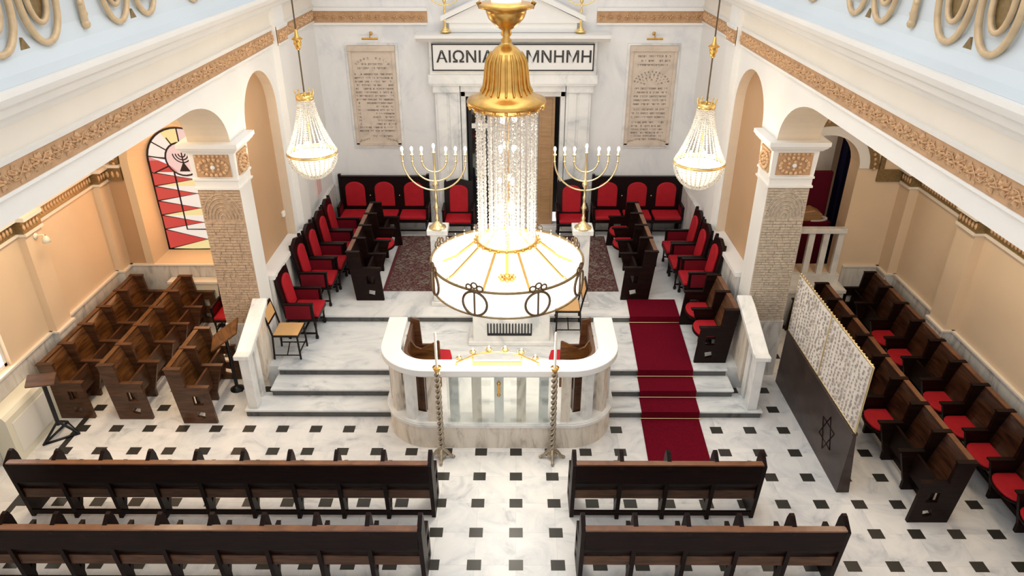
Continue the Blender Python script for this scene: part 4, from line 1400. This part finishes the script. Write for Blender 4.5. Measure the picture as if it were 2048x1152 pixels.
# three-seat wall benches
def wall_bench():
    e = empty('upholstered_bench', (0, 0, 0), 0, '', 'bench', 'three-seat wall benches')
    p = .64; n = 3; W = 'wood_black'
    m = MB().mat(W).box(0, 0, .36, n * p, .05, 1.20).box(-.01, -.01, 1.20, n * p + .01, .07, 1.24)
    for s in (0, n * p): m.box(s - .03, -.01, 0, s + .03, .07, 1.28)
    m.build('backrest', e, bevel=.005)
    for i in range(n):
        m = MB().mat('red_velvet'); pad(m, (i + .5) * p, .56, 1.12, .215, .05, .05)
        m.build('back_cushion', e, bevel=.02)
        m = MB().mat('red_velvet').box(i * p + .03, .06, .40, (i + 1) * p - .03, .52, .485)
        m.build('seat', e, bevel=.03)
        if i: 
            MB().mat('gold_pale').ball((i * p, .06, .80), .016, 8, 5).build('stud', e)
    m = MB().mat(W).box(0, .02, .33, n * p, .50, .40)
    m.build('seat_frame', e, bevel=.005)
    for x in (0, n * p):
        m = MB().mat(W).box(x - .03, .03, .64, x + .03, .46, .68).box(x - .025, .41, .38, x + .025, .46, .66)
        a = m.build('arm', e, bevel=.006)
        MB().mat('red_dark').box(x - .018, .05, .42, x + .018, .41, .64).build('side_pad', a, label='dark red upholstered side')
    for x in [k * p for k in range(n + 1)]:
        for y in ((.04, .46) if x in (0, n * p) else (.46,)):
            m = MB().mat(W).lathe([(0, 0), (.022, 0), (.02, .1), (.026, .34), (0, .34)], 8, (x + (.03 if x == 0 else -.03 if x == n * p else 0), y, 0))
            m.build('leg', e)
    m = MB().mat(W).box(.03, .44, .12, n * p - .03, .46, .15)
    m.build('stretcher', e)
    return e
wb = wall_bench()
place(wb, (-1.90, YB - .08, Z4), PI)['label'] = 'three-seat red upholstered bench against the back wall, left of the ark'
dup(wb, (3.62, YB - .08, Z4), PI, 'three-seat red upholstered bench against the back wall, right of the ark')

# cane chairs
def cane_chair():
    e = empty('cane_chair', (0, 0, 0), 0, '', 'chair', 'small cane-seated chairs')
    W = 'wood_black'; w = .21
    m = MB().mat(W).box(-w, 0, .42, w, .43, .45)
    fr = m.build('seat_frame', e, bevel=.004)
    MB().mat('cane').box(-w + .015, .015, .45, w - .015, .415, .462).build('seat', e, label='woven cane seat')
    for s in (-1, 1):
        m = MB().mat(W)
        m.tube([(s * (w - .01), .41, 0), (s * (w - .015), .40, .43)], .016, 6); m.build('leg', e)
        m = MB().mat(W)
        m.tube([(s * (w - .01), -.02, 0), (s * (w - .01), .01, .44), (s * (w - .01), -.03, .66), (s * (w - .01), -.09, .90)], .016, 6); m.build('leg', e)
    m = MB().mat(W)
    for s in (-1, 1): m.tube([(s * (w - .01), -.01, .08), (s * (w - .01), .41, .08)], .011, 5)
    m.tube([(-w + .01, .40, .12), (w - .01, .40, .12)], .011, 5)
    m.tube([(-w + .01, .2, .08), (0, .2, .20), (w - .01, .2, .08)], .010, 5)
    m.build('stretcher', e)
    m = MB().mat(W)
    M = Matrix.Translation((0, -.03, .64)) @ Matrix.Rotation(.22, 4, 'X')
    m.box(-w, -.012, 0, w, .012, .03, M).box(-w, -.012, .24, w, .012, .28, M)
    m.build('back_rail', e)
    MB().mat('cane').box(-w + .01, -.006, .03, w - .01, .008, .24, M).build('back_panel', e, label='woven cane back panel')
    return e
cc = cane_chair()
place(cc, (-3.90, 9.95, Z3), -PI / 2)['label'] = 'black folding chair with cane seat beside the left stair balustrade'
dup(cc, (1.12, 10.76, Z3), PI / 2 + .0, 'black chair with cane seat half hidden behind the chandelier')

# ------------------------------------------------------------------ partition (lace screens on a wooden base)
pt = empty('partition_screen', (4.32, 7.18, 0), 0, 'long dark wooden partition topped with two brass-framed lace screens', 'partition')
Lp = 9.72 - 7.18
MB().mat('wood_partition').prism([(-.02, 0), (.15, 0), (.035, .97), (-.005, .97)], 0, Lp, 'xz').build('wooden_base', pt)
m = MB().mat('wood_partition').box(-.02, 0, .96, .05, Lp, .995)
m.build('ledge', pt, bevel=.004)
m = MB().mat('wood_pew_dark')
R = .22; cy, cz_ = .62, .50
for k in (0, 1):
    tri = [(cy + R * math.cos(math.radians(90 + 120 * j + 60 * k)), cz_ + R * 1.25 * math.sin(math.radians(90 + 120 * j + 60 * k))) for j in range(3)]
    m.tube([(-.020 + .014 * b_, a_, b_) for a_, b_ in tri], .010, 4, closed=True)
m.build('star_emblem', pt, label='six-pointed star in low relief')
half = Lp / 2
for k in range(2):
    y0, y1 = k * half + .01, (k + 1) * half - .01
    f = MB().mat('gold_pale')
    for a, b in (((y0, 1.0), (y1, 1.0)), ((y1, 1.0), (y1, 2.0)), ((y1, 2.0), (y0, 2.0)), ((y0, 2.0), (y0, 1.0))):
        f.tube([(.015, a[0], a[1]), (.015, b[0], b[1])], .013, 6)
    for j in range(16): f.ball((.015, y0 + .04 + j * (y1 - y0 - .08) / 15, 2.015), .014, 5, 4)
    fr = f.build('brass_frame', pt)
    # gathered lace: folded cloth with openwork pattern
    m = MB().mat('lace')if 'lace' in MATS else MB().mat('cloth_lace')
    n = 90
    A = [(.015 + .016 * math.sin(i * 2 * PI / 6), y0 + .012 + (y1 - y0 - .024) * i / n) for i in range(n + 1)]
    vs = [(x, y, 1.012) for x, y in A] + [(x, y, 1.988) for x, y in A] + [(x + .004, y, 1.012) for x, y in A] + [(x + .004, y, 1.988) for x, y in A]
    N_ = n + 1
    fs = []
    for i in range(n): fs += [(i, i + 1, i + 1 + N_, i + N_), (i + 2 * N_, i + 3 * N_, i + 1 + 3 * N_, i + 1 + 2 * N_)]
    m.add(vs, fs, True)
    rnd = random.Random(60 + k)
    m.mat('lace_holes')
    for c in range(13):
        yy = y0 + .06 + c * (y1 - y0 - .12) / 12
        z = 1.05 + rnd.uniform(0, .03)
        while z < 1.96:
            q = rnd.uniform(-.018, .018)
            h_, w_ = rnd.uniform(.010, .022), rnd.uniform(.008, .018)
            a = rnd.uniform(-.8, .8)
            c_, s_ = math.cos(a), math.sin(a)
            pts = [(-w_, -h_), (w_, -h_), (w_, h_), (-w_, h_)]
            P4 = [(yy + q + c_ * u - s_ * v, z + s_ * u + c_ * v) for u, v in pts]
            m.prism(P4, -.008, -.003, 'yz')
            z += rnd.uniform(.035, .07)
    m.build('lace_panel', fr)

# ------------------------------------------------------------------ stands, heater covers, switches
e = empty('music_stand', (-6.70, 8.30, 0), .2, 'small wooden-topped black stand by the cream cabinet', 'stand')
m = MB().mat('black_metal')
m.tube([(-.18, -.20, .02), (.24, -.02, .02), (-.02, .30, .02)], .022, 5, closed=True)
for p in ((-.18, -.20), (.24, -.02), (-.02, .30)): m.tube([(p[0], p[1], .02), (0, 0, .26)], .020, 5)
m.build('tripod_base', e)
MB().mat('black_metal').tube([(0, 0, .2), (0, 0, 1.0)], .030, 8).build('post', e)
MB().mat('wood_pew').box(-.19, -.10, 0, .19, .10, .03, Matrix.Translation((0, -.02, 1.0)) @ Matrix.Rotation(.5, 4, 'X')).build('book_rest', e, bevel=.004)

e = empty('lectern_stand', (-4.50, 9.46, 0), 0, 'black pole lectern with a tilted wooden board outside the left stair balustrade', 'lectern')
MB().mat('black_metal').lathe([(0, 0), (.11, 0), (.11, .02), (.05, .05), (.03, .07), (0, .07)], 20).build('base', e)
MB().mat('black_metal').tube([(0, 0, .05), (.0, -.02, 1.02)], .030, 8).build('pole', e)
M = Matrix.Translation((.02, -.05, 1.06)) @ Matrix.Rotation(-.65, 4, 'Y') @ Matrix.Rotation(.35, 4, 'X')
MB().mat('wood_pew_panel').box(-.28, -.17, 0, .28, .17, .03, M).build('board', e, bevel=.004)

m = MB().mat('cream_metal').prism([(0, 0), (.25, 0), (.25, .72), (.21, .78), (0, .80)], 0, 1.0, 'xz')
o = m.build('cabinet_body', None)
e = empty('heater_cabinet', (WL + .035, 7.70, 0), 0, 'long cream metal heater cabinet against the left aisle wall', 'heater')
o.parent = e
m = MB().mat('plastic_white').box(.248, .1, .12, .257, .9, .62)
m.build('front_panel', e)
e = empty('marble_bench', (-5.95, YE - .16, 0), 0, 'pale stone bench block under the stained glass window', 'bench')
MB().mat('cream_metal').box(-.42, -.06, 0, .52, .12, .78).build('body', e, bevel=.01)
MB().mat('paint_cream').box(-.44, -.08, .78, .54, .12, .84).build('top_slab', e, bevel=.012)

def sconce(x, y, z, sg, lab):
    e = empty('wall_sconce', (x, y, z), 0, lab, 'lamp', 'wall sconces')
    m = MB().mat('cream_metal').ball((0, 0, 0), (.03, .05, .05), 8, 6).tube([(0, 0, 0), (-sg * .12, 0, .02), (-sg * .14, 0, -.03)], .012, 6)
    m.build('arm', e)
    MB().mat('cream_metal').lathe([(.02, .04), (.045, 0), (.06, -.07), (.03, -.08)], 12, (-sg * .14, 0, -.03)).build('lamp_shade', e)
sconce(WL + .13, 9.66, 2.62, -1, 'cream wall sconce on the left aisle pilaster')
m = MB().mat('plastic_white').box(-.05, 0, -.05, 0, .10, .05)
tag(m.build('wall_switch', loc=(XL - .155 + .045, 11.82 + .0, 2.08), bevel=.01), 'small white square switch box on the tan niche wall', 'switch')
m = MB().mat('reflection_pink').box(0, 0, 0, .02, .34, .62)  # thin pink slab added in place of a pink reflection on the wall
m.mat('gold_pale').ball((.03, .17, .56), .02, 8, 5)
tag(m.build('pink_reflection', loc=(XL + .002, 13.60, 1.75), bevel=.004), 'pale pink slab with a small knob, standing in for a reflection below the left chandelier', 'panel')

# ------------------------------------------------------------------ chandeliers
CX, CY = -.10, 8.10
ch = empty('grand_chandelier', (CX, CY, 2.70), 0, 'huge brass and crystal chandelier with a round lit drum hanging over the bimah', 'chandelier')
R = .95
m = MB().mat('gold_dark')
for z, r in ((.0, .012), (.33, .018)):
    m.tube([(R * math.cos(a), R * math.sin(a), z) for a in [2 * PI * i / 64 for i in range(64)]], r, 6, closed=True)
m.build('drum_rings', ch)
m = MB().mat('glass_white_lit').lathe([(R - .012, .015), (R - .012, .315)], 64)
m.build('drum_shade', ch, label='lit white drum shade')
m = MB().mat('basin_lit').lathe([(R - .02, .03), (.6, .012), (.05, .02), (0, .02)], 48)
m.build('basin', ch, label='lit white glass floor of the drum')
m = MB().mat('basin_lit').lathe([(.66, -.01), (.64, -.08), (.55, -.20), (.36, -.30), (.12, -.35), (0, -.36)], 40)
m.build('lower_bowl', ch, label='lit glass bowl under the drum')
m = MB().mat('brass').tube([(0, 0, .02), (0, 0, 3.0)], .022, 8).ball((0, 0, .06), (.06, .06, .04), 10, 6)
for k in range(8):
    a = 2 * PI * k / 8
    m.ball((.09 * math.cos(a), .09 * math.sin(a), .05), (.035, .035, .02), 6, 4)
m.build('central_stem', ch)
for k in range(8):
    a = math.radians(22.5 + 45 * k)
    c, s = math.cos(a), math.sin(a)
    m = MB().mat('brass').tube([(.35 * c, .35 * s, .56), (.5 * c, .5 * s, .42), (.72 * c, .72 * s, .22), (.93 * c, .93 * s, .10)], .016, 6)
    m.build('radial_arm', ch)
    a2 = math.radians(22.5 + 45 * k - 90)
    c, s = math.cos(a2), math.sin(a2)
    Rr = R + .012
    m = MB().mat('bronze')
    P = []
    for i in range(24):
        t = 2 * PI * i / 24
        u = .155 * math.sin(t); ang = a2 + u / Rr
        P.append((Rr * math.cos(ang), Rr * math.sin(ang), .165 + .155 * math.cos(t)))
    m.tube(P, .016, 6, closed=True)
    m.tube([(Rr * c, Rr * s, .0), (Rr * c, Rr * s, .33)], .013, 5)
    m.build('wreath', ch)
    m = MB().mat('bronze')
    for q, (du, dz) in enumerate(((-.07, .37), (0, .40), (.07, .37))):
        P = []
        for i in range(10):
            t = 2 * PI * i / 10
            ang = a2 + (du + .036 * math.sin(t)) / Rr
            P.append((Rr * math.cos(ang), Rr * math.sin(ang), dz + .036 * math.cos(t)))
        m.tube(P, .011, 5, closed=True)
    m.build('scroll_crest', ch)
# lower ring of the crystal column
m = MB().mat('brass').tube([(.37 * math.cos(2 * PI * i / 40), .37 * math.sin(2 * PI * i / 40), .58) for i in range(40)], .026, 8, closed=True)
for k in range(24):
    a = 2 * PI * k / 24
    m.ball((.40 * math.cos(a), .40 * math.sin(a), .58), .02, 5, 4)
m.build('lower_ring', ch)
# crystal strands (share one mesh per radius)
rnd = random.Random(77)
def strand_mesh(n, z0, z1, r):
    mm = MB().mat('crystal')
    for i in range(n):
        z = z0 + (z1 - z0) * i / (n - 1)
        rr = r * (1.0 if i % 2 else .72)
        vs = [(0, 0, z + rr * 1.5), (rr, 0, z), (0, rr, z), (-rr, 0, z), (0, -rr, z), (0, 0, z - rr * 1.5)]
        mm.add(vs, [(0, 1, 2), (0, 2, 3), (0, 3, 4), (0, 4, 1), (5, 2, 1), (5, 3, 2), (5, 4, 3), (5, 1, 4)])
    return mm.mesh('crystal_strand')
sa = strand_mesh(42, .62, 2.20, .019)
sb_ = strand_mesh(36, .66, 2.20, .021)
for k in range(44):
    a = 2 * PI * k / 44
    o = bpy.data.objects.new('crystal_strand', sa if k % 2 else sb_); COL.objects.link(o); o.parent = ch
    rr = .345 if k % 2 else .31
    o.location = (rr * math.cos(a), rr * math.sin(a), 0); o.rotation_euler = (0, 0, a)
for k in range(16):
    a = 2 * PI * k / 16
    o = bpy.data.objects.new('crystal_strand', sb_); COL.objects.link(o); o.parent = ch
    o.location = (.20 * math.cos(a), .20 * math.sin(a), 0); o.rotation_euler = (0, 0, a)
sc_ = strand_mesh(9, .04, .40, .014)
for k in range(36):
    a = 2 * PI * k / 36
    o = bpy.data.objects.new('drum_crystal_strand', sc_); COL.objects.link(o); o.parent = ch
    o.location = ((R - .05) * math.cos(a), (R - .05) * math.sin(a), 0)
# bulbs in the column
for z in (.75, 1.0, 1.35, 1.75, 2.08):
    for k in range(3):
        a = 2 * PI * k / 3 + z
        MB().mat('bulb_lit').ball((.09 * math.cos(a), .09 * math.sin(a), z), (.028, .028, .045), 8, 6).build('bulb', ch)
m = MB().mat('brass')
m.lathe([(.30, 2.20), (.36, 2.19), (.42, 2.24), (.45, 2.28), (.44, 2.31), (.36, 2.34), (.29, 2.38), (.25, 2.44), (.235, 2.52), (.23, 2.62), (.215, 2.72), (.18, 2.80), (.11, 2.87), (.06, 2.90), (.05, 2.93)], 40)
for k in range(20):
    a = 2 * PI * k / 20
    m.tube([((r) * math.cos(a), r * math.sin(a), z) for r, z in ((.29, 2.39), (.255, 2.45), (.240, 2.54), (.234, 2.62), (.218, 2.73), (.17, 2.81))], .014, 5)
    m.ball((.43 * math.cos(a), .43 * math.sin(a), 2.235), .022, 5, 4)
m.build('bell', ch)
m = MB().mat('brass')
m.lathe([(.05, 2.90), (.06, 2.94), (.035, 2.97), (.06, 3.00), (.05, 3.04), (.12, 3.09), (.19, 3.16), (.215, 3.22), (.22, 3.25), (.29, 3.27), (.30, 3.30), (.26, 3.32), (.17, 3.33), (0, 3.33)], 32)
for s in (-1, 1): m.tube([(s * .20, 0, 3.28), (s * .29, 0, 3.27), (s * .31, 0, 3.31), (s * .27, 0, 3.33)], .016, 6)
m.build('urn', ch)
m = MB().mat('shade_lit').lathe([(.16, 3.33), (.165, 3.38), (.13, 3.50), (.09, 3.53), (0, 3.53)], 24)
m.build('urn_glass', ch, label='pale glass dome on the urn')
m = MB().mat('bronze').tube([(0, 0, 3.5), (0, 0, 6.6)], .016, 6).ball((0, 0, 3.55), .05, 8, 6)
m.build('chain', ch)
lamp('chandelier_light_up', 'POINT', (CX, CY, 3.5), 60, (1, .9, .74), .3)
lamp('chandelier_light_low', 'POINT', (CX, CY, 2.15), 75, (1, .92, .78), .35)

def small_chandelier():
    e = empty('basket_chandelier', (0, 0, 0), 0, '', 'chandelier', 'small basket chandeliers')
    R = .37
    m = MB().mat('gold').tube([(R * math.cos(2 * PI * i / 40), R * math.sin(2 * PI * i / 40), 0) for i in range(40)], .018, 6, closed=True)
    m.lathe([(R - .01, -.02), (R, .0), (R + .005, .03)], 40)
    m.build('ring', e)
    m = MB().mat('gold').lathe([(.10, .80), (.13, .81), (.13, .87), (.10, .88)], 24)
    for k in range(10):
        a = 2 * PI * k / 10
        m.tube([(.12 * math.cos(a), .12 * math.sin(a), .86), (.135 * math.cos(a), .135 * math.sin(a), .92)], .008, 5)
        m.ball((.135 * math.cos(a), .135 * math.sin(a), .93), .014, 5, 4)
    m.build('crown', e)
    def strand(pts, r):
        mm = MB().mat('crystal')
        for x, z in pts:
            vs = [(x, 0, z + r * 1.4), (x + r, 0, z), (x, r, z), (x - r, 0, z), (x, -r, z), (x, 0, z - r * 1.4)]
            mm.add(vs, [(0, 1, 2), (0, 2, 3), (0, 3, 4), (0, 4, 1), (5, 2, 1), (5, 3, 2), (5, 4, 3), (5, 1, 4)])
        return mm.mesh('crystal_strand')
    up = []
    for i in range(26):
        t = i / 25
        up.append((.12 + (R - .12) * (t ** 1.7), .82 - .80 * t))
    low = [(R * math.cos(t * PI / 2 * i / 15) if False else R * math.cos(PI / 2 * i / 15), -.40 * math.sin(PI / 2 * i / 15)) for i in range(15)]
    mu, ml = strand(up, .0135), strand(low, .0145)
    for k in range(30):
        a = 2 * PI * k / 30
        for me, nm in ((mu, 'upper_crystal_strand'), (ml, 'lower_crystal_strand')):
            o = bpy.data.objects.new(nm, me); COL.objects.link(o); o.parent = e; o.rotation_euler = (0, 0, a)
    m = MB().mat('gold').tube([(0, 0, -.05), (0, 0, .5)], .014, 6)
    for k in range(6):
        a = 2 * PI * k / 6
        m.tube([(0, 0, .02), (.12 * math.cos(a), .12 * math.sin(a), -.02), (.2 * math.cos(a), .2 * math.sin(a), .04)], .008, 5)
    m.build('inner_stem', e)
    for k in range(6):
        a = 2 * PI * k / 6
        MB().mat('bulb_lit').ball((.2 * math.cos(a), .2 * math.sin(a), .09), (.022, .022, .04), 8, 6).build('bulb', e)
    m = MB().mat('shade_lit').lathe([(.0, -.36), (.14, -.33), (.25, -.24), (.31, -.12), (.335, -.03)], 24)
    m.build('inner_bowl', e, label='softly lit inner bowl')
    m = MB().mat('bronze').tube([(0, 0, .80), (0, 0, 4.4)], .011, 6)
    m.build('cord', e)
    m = MB().mat('brass').lathe([(.0, 1.50), (.03, 1.52), (.055, 1.60), (.05, 1.64), (.08, 1.66), (.03, 1.70), (.02, 1.78), (0, 1.80)], 14)
    m.build('finial', e)
    return e
sc1 = small_chandelier(); place(sc1, (-3.10, 10.60, 3.60), 0)['label'] = 'basket chandelier of crystal beads hanging by the left wall'
dup(sc1, (2.74, 10.30, 3.55), 0, 'basket chandelier of crystal beads hanging by the right wall')
lamp('left_basket_light', 'POINT', (-3.10, 10.6, 3.75), 22, (1, .84, .62), .22)
lamp('right_basket_light', 'POINT', (2.74, 10.3, 3.70), 22, (1, .84, .62), .22)
